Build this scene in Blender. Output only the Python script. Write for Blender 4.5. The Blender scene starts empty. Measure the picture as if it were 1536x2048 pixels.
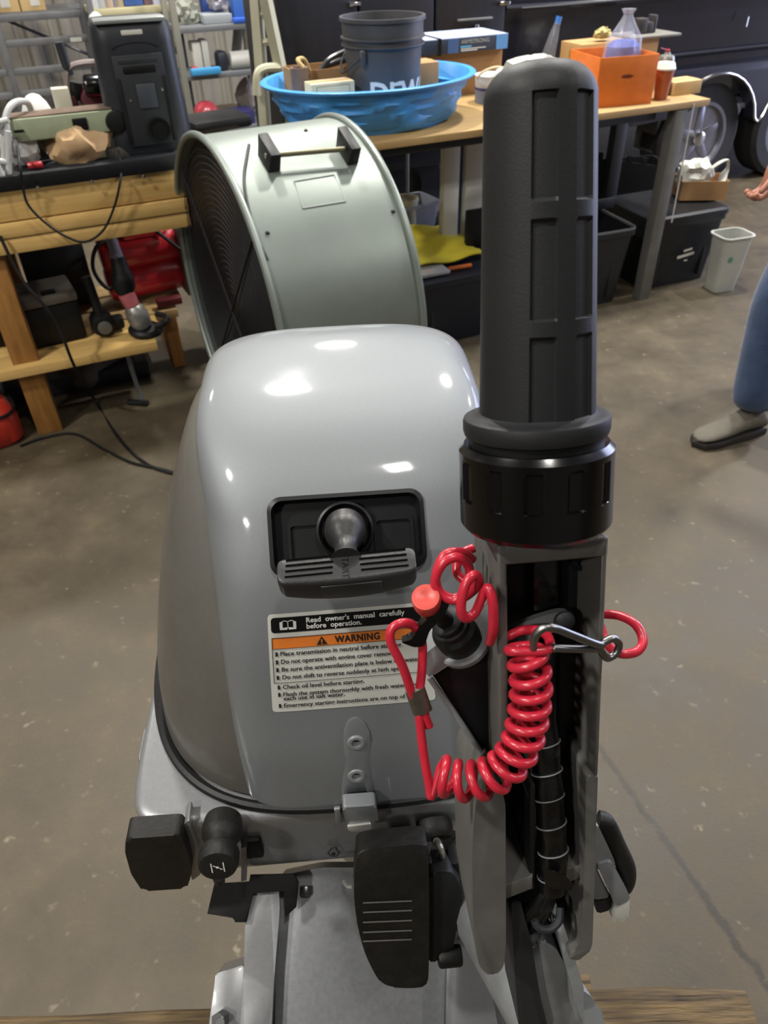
import bpy, bmesh, math, random
from mathutils import Vector, Matrix, Quaternion
from mathutils.bvhtree import BVHTree

random.seed(7)
R = math.radians
SC = bpy.context.scene
COL = SC.collection

# ------------------------------------------------------------------ camera
F_PX, PITCH, ROLL, CAM_H = 1500.0, R(38.93), R(1.73), 1.55
CAM = Vector((0, 0, CAM_H))
FWD = Vector((0, math.cos(PITCH), -math.sin(PITCH)))
_up0 = Vector((0, math.sin(PITCH), math.cos(PITCH)))
UP = _up0 * math.cos(ROLL) + Vector((1, 0, 0)) * math.sin(ROLL)
RIGHT = Vector((1, 0, 0)) * math.cos(ROLL) - _up0 * math.sin(ROLL)
cam_d = bpy.data.cameras.new('camera')
cam_d.sensor_fit = 'VERTICAL'; cam_d.sensor_height = 36.0; cam_d.sensor_width = 27.0
cam_d.lens = 36.0 * F_PX / 2048.0
cam_d.clip_start = 0.02; cam_d.clip_end = 100
cam_d.dof.use_dof = True; cam_d.dof.focus_distance = 0.50
cam_d.dof.aperture_fstop = cam_d.lens / 1.5            # a phone's pupil, about 1.5 mm wide
cam_o = bpy.data.objects.new('camera', cam_d); COL.objects.link(cam_o)
cam_o.matrix_world = Matrix(((RIGHT.x, UP.x, -FWD.x, CAM.x), (RIGHT.y, UP.y, -FWD.y, CAM.y), (RIGHT.z, UP.z, -FWD.z, CAM.z), (0, 0, 0, 1)))
SC.camera = cam_o

# ------------------------------------------------------------------ world, lights, exposure
wd = bpy.data.worlds.new('world'); SC.world = wd; wd.use_nodes = True
wd.node_tree.nodes['Background'].inputs[0].default_value = (0.75, 0.82, 1.0, 1)
wd.node_tree.nodes['Background'].inputs[1].default_value = 0.15
SC.view_settings.view_transform = 'Standard'; SC.view_settings.look = 'None'
SC.view_settings.exposure = 0.45; SC.view_settings.gamma = 1.0; SC.view_settings.use_curve_mapping = False

SHOP = R(22.5)                                          # the shop's walls and tables stand turned against the camera
UV = (Vector((math.cos(SHOP), math.sin(SHOP), 0)), Vector((-math.sin(SHOP), math.cos(SHOP), 0)))
CEIL = 4.7
# ceiling fixtures: (u, v, size, watts)
LAMPS = [(0.75, 3.6, .30, 120), (2.75, 3.1, .30, 120), (0.35, -0.35, .30, 26), (-2.3, 0.9, .30, 110), (5.2, 2.6, .30, 110), (-1.6, 6.2, .30, 110), (2.2, 6.4, .30, 90),
         (-3.4, -1.6, .30, 80), (4.4, -1.2, .30, 80)]
def uv(u, v, z=0.0): return UV[0] * u + UV[1] * v + Vector((0, 0, z))
for (lu, lv, ll, lw) in LAMPS:
    ld = bpy.data.lights.new('shop_lamp_light', 'AREA'); ld.shape = 'RECTANGLE'; ld.size = ll; ld.size_y = ll
    ld.energy = lw; ld.color = (1.0, 0.965, 0.90)
    lo = bpy.data.objects.new('shop_lamp_light', ld); COL.objects.link(lo)
    lo.location = uv(lu, lv, CEIL - 0.42); lo.rotation_euler = (0, 0, SHOP)

# ------------------------------------------------------------------ pixels of the photograph to points on real planes
def ray(px, py):
    d = FWD * F_PX + RIGHT * (px - 768) - UP * (py - 1024); return d.normalized()
def onz(px, py, z):
    d = ray(px, py); return CAM + d * ((z - CAM_H) / d.z)
def onplane(px, py, p0, n):
    d = ray(px, py); return CAM + d * ((p0 - CAM).dot(n) / d.dot(n))
def ondepth(px, py, dd):
    d = ray(px, py); return CAM + d * (dd / d.dot(FWD))
def onv(px, py, v): return onplane(px, py, UV[1] * v, UV[1])     # on the upright plane at shop depth v
def uvof(p): return Vector((p.dot(UV[0]), p.dot(UV[1]), p.z))

# ------------------------------------------------------------------ materials
def lin(c):
    if isinstance(c, str):
        c = c.lstrip('#'); c = [int(c[i:i + 2], 16) / 255 for i in (0, 2, 4)]
        c = [x / 12.92 if x <= 0.04045 else ((x + 0.055) / 1.055) ** 2.4 for x in c]
    return (c[0], c[1], c[2], 1)
MATS = {}
def mat(name, col, rough=0.5, metal=0.0, col2=None, scale=8.0, mix=0.5, bump=0.0, bscale=60.0, coat=0.0, spec=0.5, trans=0.0, alpha=1.0,
        emit=None, estr=0.0, rough2=None, stretch=None, sheen=0.0, detail=6.0):
    if name in MATS: return MATS[name]
    m = bpy.data.materials.new(name); m.use_nodes = True; nt = m.node_tree; N = nt.nodes; Lk = nt.links
    b = N['Principled BSDF']
    b.inputs['Base Color'].default_value = lin(col); b.inputs['Roughness'].default_value = rough; b.inputs['Metallic'].default_value = metal
    b.inputs['Coat Weight'].default_value = coat; b.inputs['Coat Roughness'].default_value = 0.08; b.inputs['Specular IOR Level'].default_value = spec
    b.inputs['Transmission Weight'].default_value = trans; b.inputs['Alpha'].default_value = alpha; b.inputs['Sheen Weight'].default_value = sheen
    if emit: b.inputs['Emission Color'].default_value = lin(emit); b.inputs['Emission Strength'].default_value = estr
    if col2 or bump or rough2 is not None:
        tc = N.new('ShaderNodeTexCoord'); mp = N.new('ShaderNodeMapping'); Lk.new(tc.outputs['Object'], mp.inputs[0])
        if stretch: mp.inputs['Scale'].default_value = stretch
    if col2 or rough2 is not None:
        n = N.new('ShaderNodeTexNoise'); n.inputs['Scale'].default_value = scale; n.inputs['Detail'].default_value = detail; n.inputs['Roughness'].default_value = 0.65
        Lk.new(mp.outputs[0], n.inputs[0])
        rp = N.new('ShaderNodeMapRange'); rp.inputs[1].default_value = 0.5 - 0.25 * (1 - mix) - 0.02; rp.inputs[2].default_value = 0.5 + 0.25 * (1 - mix) + 0.02
        Lk.new(n.outputs['Fac'], rp.inputs[0])
        if col2:
            mx = N.new('ShaderNodeMix'); mx.data_type = 'RGBA'; mx.inputs[6].default_value = lin(col); mx.inputs[7].default_value = lin(col2)
            Lk.new(rp.outputs[0], mx.inputs[0]); Lk.new(mx.outputs[2], b.inputs['Base Color'])
        if rough2 is not None:
            mr = N.new('ShaderNodeMapRange'); mr.inputs[3].default_value = rough; mr.inputs[4].default_value = rough2
            Lk.new(rp.outputs[0], mr.inputs[0]); Lk.new(mr.outputs[0], b.inputs['Roughness'])
    if bump:
        n2 = N.new('ShaderNodeTexNoise'); n2.inputs['Scale'].default_value = bscale; n2.inputs['Detail'].default_value = 4
        Lk.new(mp.outputs[0], n2.inputs[0])
        bp = N.new('ShaderNodeBump'); bp.inputs['Strength'].default_value = bump; bp.inputs['Distance'].default_value = 0.003
        Lk.new(n2.outputs['Fac'], bp.inputs['Height']); Lk.new(bp.outputs[0], b.inputs['Normal'])
    MATS[name] = m
    return m

# ------------------------------------------------------------------ mesh building
WM = {}                                                 # world matrix of every Empty and top-level mesh
def smooth(n): return max(0.0, min(1.0, n)) ** 2 * (3 - 2 * max(0.0, min(1.0, n)))
def catmull(pts, per=8, closed=False):
    P = [Vector(p) for p in pts]; n = len(P); out = []
    segs = n if closed else n - 1
    for i in range(segs):
        if closed: p0, p1, p2, p3 = P[(i - 1) % n], P[i], P[(i + 1) % n], P[(i + 2) % n]
        else: p0, p1, p2, p3 = P[max(i - 1, 0)], P[i], P[i + 1], P[min(i + 2, n - 1)]
        for k in range(per):
            t = k / per; t2 = t * t; t3 = t2 * t
            out.append(0.5 * ((2 * p1) + (p2 - p0) * t + (2 * p0 - 5 * p1 + 4 * p2 - p3) * t2 + (3 * p1 - p0 - 3 * p2 + p3) * t3))
    if not closed: out.append(P[-1])
    return out
def frame(o, x, y, z):
    return Matrix(((x.x, y.x, z.x, o.x), (x.y, y.y, z.y, o.y), (x.z, y.z, z.z, o.z), (0, 0, 0, 1)))
def basis(d):
    d = Vector(d).normalized(); a = Vector((0, 0, 1)) if abs(d.z) < 0.9 else Vector((1, 0, 0))
    x = a.cross(d).normalized(); return x, d.cross(x).normalized(), d
class MB:
    def __init__(self, M=None): self.bm = bmesh.new(); self.M = M or Matrix()
    def _t(self, vs, M=None):
        m = self.M @ M if M is not None else self.M
        for v in vs: v.co = m @ v.co
        return vs
    def box(self, c, s, M=None, bev=0.0, seg=2, taper=None):
        """box centred at c; taper=(tx,ty) scales its top"""
        r = bmesh.ops.create_cube(self.bm, size=1.0); vs = r['verts']
        for v in vs:
            k = (taper if (taper and v.co.z > 0) else (1, 1))
            v.co = Vector((v.co.x * s[0] * k[0], v.co.y * s[1] * k[1], v.co.z * s[2]))
        if bev > 0:
            es = list({e for v in vs for e in v.link_edges})
            rb = bmesh.ops.bevel(self.bm, geom=es, offset=bev, segments=seg, affect='EDGES', profile=0.5, clamp_overlap=True)
            vs = list({v for f in rb['faces'] for v in f.verts} | {v for v in vs if v.is_valid})
            seen = set(vs); st = list(vs)
            while st:
                q = st.pop()
                for e in q.link_edges:
                    o = e.other_vert(q)
                    if o not in seen: seen.add(o); st.append(o)
            vs = list(seen)
        for v in vs: v.co += Vector(c)
        self._t(vs, M); return self
    def ring_loft(self, rings, cap0=True, cap1=True, closed=True, M=None):
        bm = self.bm; V = []
        for r in rings: V.append([bm.verts.new(Vector(p)) for p in r])
        n = len(rings[0])
        for i in range(len(V) - 1):
            for k in range(n if closed else n - 1):
                a, b, c, d = V[i][k], V[i][(k + 1) % n], V[i + 1][(k + 1) % n], V[i + 1][k]
                try: bm.faces.new((a, b, c, d))
                except ValueError: pass
        if closed and cap0: bm.faces.new(list(reversed(V[0])))
        if closed and cap1: bm.faces.new(V[-1])
        self._t([v for r in V for v in r], M); return self
    def tube(self, pts, r, seg=8, closed=False, M=None, flat=None):
        P = [Vector(p) for p in pts]; n = len(P); rings = []
        rr = r if callable(r) else (lambda t: r)
        T = []
        for i in range(n):
            a = P[(i - 1) % n] if (closed or i > 0) else P[i]; b = P[(i + 1) % n] if (closed or i < n - 1) else P[i]
            d = (b - a); T.append(d.normalized() if d.length > 1e-9 else Vector((0, 0, 1)))
        x, y, _ = basis(T[0])
        for i in range(n):
            if i > 0:
                ax = T[i - 1].cross(T[i])
                if ax.length > 1e-8:
                    q = Quaternion(ax.normalized(), T[i - 1].angle(T[i])); x = q @ x
                x = (x - T[i] * x.dot(T[i])).normalized()
            y = T[i].cross(x); q = rr(i / max(1, n - 1))
            f2 = flat or 1.0
            rings.append([P[i] + (x * math.cos(2 * math.pi * k / seg) + y * f2 * math.sin(2 * math.pi * k / seg)) * q for k in range(seg)])
        if closed:
            # best twist match for the closing seam
            bm = self.bm; V = [[bm.verts.new(p) for p in rg] for rg in rings]
            off = min(range(seg), key=lambda o: sum((rings[-1][k] - rings[0][(k + o) % seg]).length for k in range(seg)))
            for i in range(n):
                j = (i + 1) % n; o = off if i == n - 1 else 0
                for k in range(seg):
                    bm.faces.new((V[i][k], V[i][(k + 1) % seg], V[j][(k + 1 + o) % seg], V[j][(k + o) % seg]))
            self._t([v for rg in V for v in rg], M)
        else: self.ring_loft(rings, M=M)
        return self
    def cyl(self, p0, p1, r0, r1=None, seg=20, M=None, bev=0.0):
        p0, p1 = Vector(p0), Vector(p1); r1 = r0 if r1 is None else r1; d = (p1 - p0)
        L = d.length
        prof = [(0, r0), (L, r1)] if bev <= 0 else [(0, r0 - bev), (bev * .3, r0 - bev * .3), (bev, r0), (L - bev, r1), (L - bev * .3, r1 - bev * .3), (L, r1 - bev)]
        return self.lathe(prof, p0, d, seg, M)
    def lathe(self, prof, o, axis, seg=32, M=None, cap=True, loop=False):
        """prof: (height along axis, radius); loop joins the last ring to the first"""
        x, y, d = basis(axis); o = Vector(o); rings = []
        for h, r in prof:
            rings.append([o + d * h + (x * math.cos(2 * math.pi * k / seg) + y * math.sin(2 * math.pi * k / seg)) * max(r, 1e-5) for k in range(seg)])
        if loop: rings.append(rings[0])
        self.ring_loft(rings, cap0=cap and not loop, cap1=cap and not loop, M=M)
        if loop: bmesh.ops.remove_doubles(self.bm, verts=self.bm.verts[:], dist=1e-7)
        return self
    def prism(self, poly, h0, h1, M=None, bev=0.0, seg=2):
        """poly: 2d outline in x,y; extruded along z"""
        bm = self.bm; a = [bm.verts.new((p[0], p[1], h0)) for p in poly]; b = [bm.verts.new((p[0], p[1], h1)) for p in poly]; n = len(poly)
        fs = [bm.faces.new(list(reversed(a))), bm.faces.new(b)]
        for k in range(n): fs.append(bm.faces.new((a[k], a[(k + 1) % n], b[(k + 1) % n], b[k])))
        vs = a + b
        if bev > 0:
            es = [e for e in fs[0].edges] + [e for e in fs[1].edges]
            rb = bmesh.ops.bevel(bm, geom=es, offset=bev, segments=seg, affect='EDGES', profile=0.5, clamp_overlap=True)
            seen = {v for f in rb['faces'] for v in f.verts}; st = list(seen)
            while st:
                q = st.pop()
                for e in q.link_edges:
                    o = e.other_vert(q)
                    if o not in seen: seen.add(o); st.append(o)
            vs = list(seen)
        self._t(vs, M); return self
    def sphere(self, c, r, M=None, u=20, v=12, sc=(1, 1, 1), cut=None):
        r_ = bmesh.ops.create_uvsphere(self.bm, u_segments=u, v_segments=v, radius=r)
        for q in r_['verts']: q.co = Vector((q.co.x * sc[0], q.co.y * sc[1], q.co.z * sc[2])) + Vector(c)
        self._t(r_['verts'], M); return self
    def poly(self, pts, M=None):
        vs = [self.bm.verts.new(Vector(p)) for p in pts]; self.bm.faces.new(vs); self._t(vs, M); return self
    def grid(self, fn, nu, nv, thick=None, M=None):
        """fn(i/nu, j/nv) -> point; a sheet, closed to thickness along its own normal when thick is set"""
        P = [[Vector(fn(i / nu, j / nv)) for j in range(nv + 1)] for i in range(nu + 1)]
        bm = self.bm; A = [[bm.verts.new(p) for p in row] for row in P]
        for i in range(nu):
            for j in range(nv): bm.faces.new((A[i][j], A[i + 1][j], A[i + 1][j + 1], A[i][j + 1]))
        vs = [v for row in A for v in row]
        if thick:
            B = []
            for i in range(nu + 1):
                row = []
                for j in range(nv + 1):
                    du = P[min(i + 1, nu)][j] - P[max(i - 1, 0)][j]; dv = P[i][min(j + 1, nv)] - P[i][max(j - 1, 0)]
                    nn = du.cross(dv); nn = nn.normalized() if nn.length > 1e-12 else Vector((0, 0, 1))
                    row.append(bm.verts.new(P[i][j] - nn * thick))
                B.append(row)
            for i in range(nu):
                for j in range(nv): bm.faces.new((B[i][j], B[i][j + 1], B[i + 1][j + 1], B[i + 1][j]))
            for i in range(nu):
                bm.faces.new((A[i][0], B[i][0], B[i + 1][0], A[i + 1][0])); bm.faces.new((A[i][nv], A[i + 1][nv], B[i + 1][nv], B[i][nv]))
            for j in range(nv):
                bm.faces.new((A[0][j], A[0][j + 1], B[0][j + 1], B[0][j])); bm.faces.new((A[nu][j], B[nu][j], B[nu][j + 1], A[nu][j + 1]))
            vs += [v for row in B for v in row]
        self._t(vs, M); return self
    def mesh(self, name, sharp=35, fix=True):
        if fix: bmesh.ops.recalc_face_normals(self.bm, faces=self.bm.faces[:])
        me = bpy.data.meshes.new(name); self.bm.to_mesh(me); self.bm.free()
        me.polygons.foreach_set('use_smooth', [True] * len(me.polygons))
        if sharp is not None: me.set_sharp_from_angle(angle=R(sharp))
        return me
    def build(self, name, m, parent=None, local=False, sharp=35, label=None, fix=True):
        """as a part: local=True keeps the coordinates (already in the parent's space)"""
        if parent is not None and not local:
            bmesh.ops.transform(self.bm, matrix=WM[parent.name].inverted(), verts=self.bm.verts[:])
        me = self.mesh(name, sharp, fix); o = bpy.data.objects.new(name, me); COL.objects.link(o); me.materials.append(m)
        if parent is not None:
            o.parent = parent; WM[o.name] = WM[parent.name]
        if label: o['label'] = label
        return o
    def solo(self, name, m, label, cat, group=None, kind=None, sharp=35, fix=True):
        """a top-level thing that is one mesh; its origin goes to the middle of its base"""
        xs = [v.co for v in self.bm.verts]
        c = Vector(((min(v.x for v in xs) + max(v.x for v in xs)) / 2, (min(v.y for v in xs) + max(v.y for v in xs)) / 2, min(v.z for v in xs)))
        bmesh.ops.translate(self.bm, vec=-c, verts=self.bm.verts[:])
        me = self.mesh(name, sharp, fix); o = bpy.data.objects.new(name, me); COL.objects.link(o); me.materials.append(m); o.location = c
        WM[o.name] = Matrix.Translation(c); tag(o, label, cat, group, kind); return o
def tag(o, label=None, cat=None, group=None, kind=None):
    if label: o['label'] = label
    if cat: o['category'] = cat
    if group: o['group'] = group
    if kind: o['kind'] = kind
    return o
def thing(name, label, cat, loc, rotz=0.0, group=None):
    o = bpy.data.objects.new(name, None); COL.objects.link(o); o.location = loc; o.rotation_euler = (0, 0, rotz); o.empty_display_size = 0.05
    WM[o.name] = Matrix.Translation(Vector(loc)) @ Matrix.Rotation(rotz, 4, 'Z'); return tag(o, label, cat, group)
def copy_thing(o, M, label=None, name=None):
    """a copy of a thing and its parts, set at matrix M"""
    c = o.copy(); COL.objects.link(c); c.matrix_world = M; WM[c.name] = M
    if label: c['label'] = label
    for ch in o.children:
        d = ch.copy(); COL.objects.link(d); d.parent = c; WM[d.name] = M
        for g in ch.children:
            e = g.copy(); COL.objects.link(e); e.parent = d; WM[e.name] = M
    return c
def struct(mb, name, m, label, sharp=35):
    o = mb.build(name, m, sharp=sharp); tag(o, label, None, None, 'structure'); WM[o.name] = Matrix(); return o
def rrect(w, h, r, n=6, cx=0.0, cy=0.0):
    out = []
    for (sx, sy, a0) in ((1, 1, 0), (-1, 1, 90), (-1, -1, 180), (1, -1, 270)):
        for k in range(n + 1):
            a = R(a0 + 90 * k / n); out.append((cx + sx * (w / 2 - r) + r * math.cos(a), cy + sy * (h / 2 - r) + r * math.sin(a)))
    return out
def text_mesh(txt, size=1.0, off=0.0, extrude=0.0, align='LEFT', spacing=1.0, wordsp=1.0):
    cu = bpy.data.curves.new('lettering', 'FONT'); cu.body = txt; cu.size = size; cu.offset = off; cu.extrude = extrude; cu.align_x = align
    cu.space_character = spacing; cu.space_word = wordsp; cu.resolution_u = 3
    ob = bpy.data.objects.new('lettering', cu); COL.objects.link(ob)
    dg = bpy.context.evaluated_depsgraph_get(); me = bpy.data.meshes.new_from_object(ob.evaluated_get(dg))
    bpy.data.objects.remove(ob); bpy.data.curves.remove(cu); return me
def add_text(mb, txt, M, size, width=None, **kw):
    """lettering laid flat in M's x,y plane; width stretches the line to that length; fn-free"""
    me = text_mesh(txt, 1.0, **kw); b = mb.bm; n0 = len(b.verts); b.from_mesh(me); b.verts.ensure_lookup_table(); vs = b.verts[n0:]
    xs = [v.co.x for v in vs]; w = max(xs) - min(xs); sx = (width / w) if width else size; x0 = min(xs) if width else 0
    for v in vs: v.co = M @ Vector(((v.co.x - x0) * sx, v.co.y * size, v.co.z * size))
    bpy.data.meshes.remove(me); return vs
def boolean_cut(o, cutter_mb):
    me = cutter_mb.mesh('cutter', None); c = bpy.data.objects.new('cutter', me); COL.objects.link(c)
    if o.parent: c.matrix_world = WM[o.name]
    bpy.context.view_layer.update()
    md = o.modifiers.new('cut', 'BOOLEAN'); md.operation = 'DIFFERENCE'; md.object = c; md.solver = 'EXACT'
    dg = bpy.context.evaluated_depsgraph_get(); new = bpy.data.meshes.new_from_object(o.evaluated_get(dg))
    o.modifiers.clear(); old = o.data; o.data = new; bpy.data.meshes.remove(old); bpy.data.objects.remove(c); bpy.data.meshes.remove(me)
    new.polygons.foreach_set('use_smooth', [True] * len(new.polygons)); new.set_sharp_from_angle(angle=R(35))

# ------------------------------------------------------------------ common materials
M_ply = mat('plywood', '#b39664', 0.6, col2='#99794b', scale=6, mix=.2, stretch=(1, 8, 8), bump=.1)
M_pine = mat('pine', '#d6b473', 0.55, col2='#bf9857', scale=5, mix=.1, stretch=(1.2, 14, 14), bump=.1, bscale=30)
M_leg = mat('stained_pine', '#a8763a', 0.6, col2='#7d5424', scale=5, mix=.2, stretch=(10, 10, 1.2))
M_card = mat('cardboard', '#a98258', 0.8, col2='#98744c', scale=5, mix=.2)
M_cardl = mat('pale_cardboard', '#c5a878', 0.8, col2='#b39566', scale=5, mix=.2)
M_black = mat('black_plastic', '#0c0d0e', 0.5, col2='#131416', scale=30, mix=.3, bump=.08, bscale=300, spec=.35)
M_blackg = mat('gloss_black', '#040405', 0.2, spec=.5)
M_dark = mat('dark_plastic', '#1b1e22', 0.55, col2='#222529', scale=12, mix=.3)
M_white = mat('white_plastic', '#c9c8bf', 0.5, col2='#b5b4aa', scale=6, mix=.3)
M_steel = mat('steel', '#9a9a98', 0.35, 1.0, col2='#77777a', scale=12, mix=.3)
M_galv = mat('galvanised', '#8a8c8c', 0.5, .6, col2='#6f7273', scale=8, mix=.2)
M_chrome = mat('chrome', '#c8c8c8', 0.15, 1.0)
M_red = mat('red_paint', '#a5232c', 0.35, coat=.3)
M_rubber = mat('tyre_rubber', '#1b1b1d', 0.75, col2='#262628', scale=20, mix=.3)

# ================================================================== the room
def floor_material():
    m = bpy.data.materials.new('concrete_floor'); m.use_nodes = True; nt = m.node_tree; N = nt.nodes; L = nt.links; b = N['Principled BSDF']
    tc = N.new('ShaderNodeTexCoord')
    def noise(s, d=6, r=.6):
        n = N.new('ShaderNodeTexNoise'); n.inputs['Scale'].default_value = s; n.inputs['Detail'].default_value = d; n.inputs['Roughness'].default_value = r
        L.new(tc.outputs['Object'], n.inputs[0]); return n
    def ramp(src, stops):
        r = N.new('ShaderNodeValToRGB'); L.new(src, r.inputs[0])
        while len(r.color_ramp.elements) < len(stops): r.color_ramp.elements.new(.5)
        for e, (p, c) in zip(r.color_ramp.elements, stops): e.position = p; e.color = lin(c)
        return r
    def mixc(f, a, c, mode='MIX'):
        x = N.new('ShaderNodeMix'); x.data_type = 'RGBA'; x.blend_type = mode
        for s, v in ((0, f), (6, a), (7, c)):
            if hasattr(v, 'is_output'): L.new(v, x.inputs[s])
            elif isinstance(v, (int, float)): x.inputs[s].default_value = v
            else: x.inputs[s].default_value = lin(v)
        return x.outputs[2]
    big = noise(1.1, 5); mid = noise(4.5, 9, .75); fine = noise(120, 4, .7); blot = noise(14, 3)
    base = ramp(big.outputs['Fac'], [(.3, '#443b2c'), (.52, '#574c39'), (.75, '#675b44')])
    m2 = ramp(mid.outputs['Fac'], [(.3, '#383023'), (.55, '#544a37'), (.8, '#75684f')])
    c1 = mixc(.75, base.outputs[0], m2.outputs[0])
    f2 = ramp(fine.outputs['Fac'], [(.3, '#777777'), (.6, '#8a8a8a')])
    c2 = mixc(.35, c1, f2.outputs[0], 'OVERLAY')
    sp = ramp(noise(34, 2, .5).outputs['Fac'], [(.63, '#000000'), (.72, '#ffffff')])
    spm = ramp(blot.outputs['Fac'], [(.48, '#000000'), (.66, '#a0a0a0')])
    k = N.new('ShaderNodeMath'); k.operation = 'MULTIPLY'; L.new(sp.outputs[0], k.inputs[0]); L.new(spm.outputs[0], k.inputs[1])
    c3 = mixc(k.outputs[0], c2, '#a99d86')
    # a ragged joint runs through the slab on the right
    p0, p1 = onz(1195, 1490, 0), onz(1536, 1972, 0); d = (p1 - p0).normalized(); nn = Vector((-d.y, d.x, 0))
    def dist_mask(p, nrm, wid, rag, col, cin):
        vm = N.new('ShaderNodeVectorMath'); vm.operation = 'DOT_PRODUCT'; L.new(tc.outputs['Object'], vm.inputs[0]); vm.inputs[1].default_value = nrm
        a = N.new('ShaderNodeMath'); a.operation = 'SUBTRACT'; L.new(vm.outputs['Value'], a.inputs[0]); a.inputs[1].default_value = p.dot(nrm)
        ng = noise(9, 6, .75); w = N.new('ShaderNodeMath'); w.operation = 'MULTIPLY_ADD'; L.new(ng.outputs['Fac'], w.inputs[0]); w.inputs[1].default_value = rag
        L.new(a.outputs[0], w.inputs[2]); s = N.new('ShaderNodeMath'); s.operation = 'SUBTRACT'; L.new(w.outputs[0], s.inputs[0]); s.inputs[1].default_value = rag / 2
        ab = N.new('ShaderNodeMath'); ab.operation = 'ABSOLUTE'; L.new(s.outputs[0], ab.inputs[0])
        mr = N.new('ShaderNodeMapRange'); L.new(ab.outputs[0], mr.inputs[0]); mr.inputs[1].default_value = wid * .35; mr.inputs[2].default_value = wid; mr.inputs[3].default_value = .75; mr.inputs[4].default_value = 0
        va = N.new('ShaderNodeVectorMath'); va.operation = 'DOT_PRODUCT'; L.new(tc.outputs['Object'], va.inputs[0]); va.inputs[1].default_value = d
        lm = N.new('ShaderNodeMapRange'); L.new(va.outputs['Value'], lm.inputs[0]); lm.inputs[1].default_value = p.dot(d) - .45; lm.inputs[2].default_value = p.dot(d) + .25
        mm = N.new('ShaderNodeMath'); mm.operation = 'MULTIPLY'; L.new(mr.outputs[0], mm.inputs[0]); L.new(lm.outputs[0], mm.inputs[1])
        return mixc(mm.outputs[0], cin, col)
    c4 = dist_mask(p0, nn, .010, .05, '#231f18', c3)
    L.new(c4, b.inputs['Base Color'])
    rr = N.new('ShaderNodeMapRange'); L.new(mid.outputs['Fac'], rr.inputs[0]); rr.inputs[1].default_value = .3; rr.inputs[2].default_value = .7; rr.inputs[3].default_value = .45; rr.inputs[4].default_value = .7
    L.new(rr.outputs[0], b.inputs['Roughness'])
    bp = N.new('ShaderNodeBump'); bp.inputs['Strength'].default_value = .12; bp.inputs['Distance'].default_value = .004; L.new(fine.outputs['Fac'], bp.inputs['Height']); L.new(bp.outputs[0], b.inputs['Normal'])
    return m
U0, U1, V0, V1 = -7.0, 9.0, -7.0, 8.6
def quad_slab(mb, u0, u1, v0, v1, z0, z1):
    pts = [uv(u0, v0), uv(u1, v0), uv(u1, v1), uv(u0, v1)]
    mb.prism([(p.x, p.y) for p in pts], z0, z1); return mb
struct(quad_slab(MB(), U0 - .3, U1 + 6, V0 - .3, V1 + .3, -.2, 0), 'floor', floor_material(), 'worn brown-grey concrete shop floor')
M_wall = mat('metal_siding', '#8d887e', .6, .0, col2='#7b766d', scale=3, mix=.2)
M_ceil = mat('ceiling_white', '#bdbdb8', .8)
# ribbed metal siding along the back wall
wb = MB(frame(Vector((0, 0, 0)), UV[0], UV[1], Vector((0, 0, 1))))
outl = []; x = U0
while x < U1:
    outl += [(x, V1), (x + .02, V1 - .035), (x + .10, V1 - .035), (x + .12, V1), (x + .21, V1), (x + .22, V1 - .012), (x + .25, V1 - .012), (x + .26, V1)]; x += .30
outl += [(U1, V1), (U1, V1 + .3), (U0, V1 + .3)]
wb.prism(outl, 0, CEIL); struct(wb, 'wall_back', M_wall, 'grey ribbed metal siding behind the shelves')
struct(quad_slab(MB(), U0 - .3, U0, V0, V1, 0, CEIL), 'wall_left', M_wall, 'grey side wall of the shop')
struct(quad_slab(MB(), U0 - .3, U1 + .3, V0 - .3, V0, 0, CEIL), 'wall_front', M_wall, 'grey wall behind the photographer')
wr = MB()                                               # the right wall has an open roll-up door that lets daylight in
quad_slab(wr, U1, U1 + .3, V0, 0.5, 0, CEIL); quad_slab(wr, U1, U1 + .3, 7.6, V1 + .3, 0, CEIL); quad_slab(wr, U1, U1 + .3, 0.5, 7.6, 3.7, CEIL)
struct(wr, 'wall_right', M_wall, 'side wall with an open bay door')
struct(quad_slab(MB(), U0 - .3, U1 + .3, V0 - .3, V1 + .3, CEIL, CEIL + .2), 'ceiling', M_ceil, 'pale shop ceiling')
pd = bpy.data.lights.new('bay_door_daylight', 'AREA'); pd.shape = 'RECTANGLE'; pd.size = 7.0; pd.size_y = 3.6; pd.energy = 480; pd.color = (.62, .68, 1.0)
po = bpy.data.objects.new('bay_door_daylight', pd); COL.objects.link(po); po.location = uv(U1 - .02, 4.05, 1.85)
po.matrix_world = frame(uv(U1 - .02, 4.05, 1.85), UV[1], Vector((0, 0, 1)), UV[0])
# housings of the ceiling lamps
M_lamph = mat('lamp_housing', '#d0d0cc', .5)
lamp0 = None
for i, (lu, lv, ll, lw) in enumerate(LAMPS):
    t = thing('ceiling_lamp', 'square white high-bay lamp hanging from the shop ceiling', 'lamp', uv(lu, lv, CEIL - .40), SHOP, 'high-bay lamps under the ceiling')
    MB(WM[t.name]).box((0, 0, .035), (ll + .06, ll + .06, .05), bev=.01).build('housing', M_lamph, t)
    for sx in (-.15, .15): MB(WM[t.name]).cyl((sx, 0, .06), (sx, 0, .40), .006, seg=8).build('hanger', M_steel, t)

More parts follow.
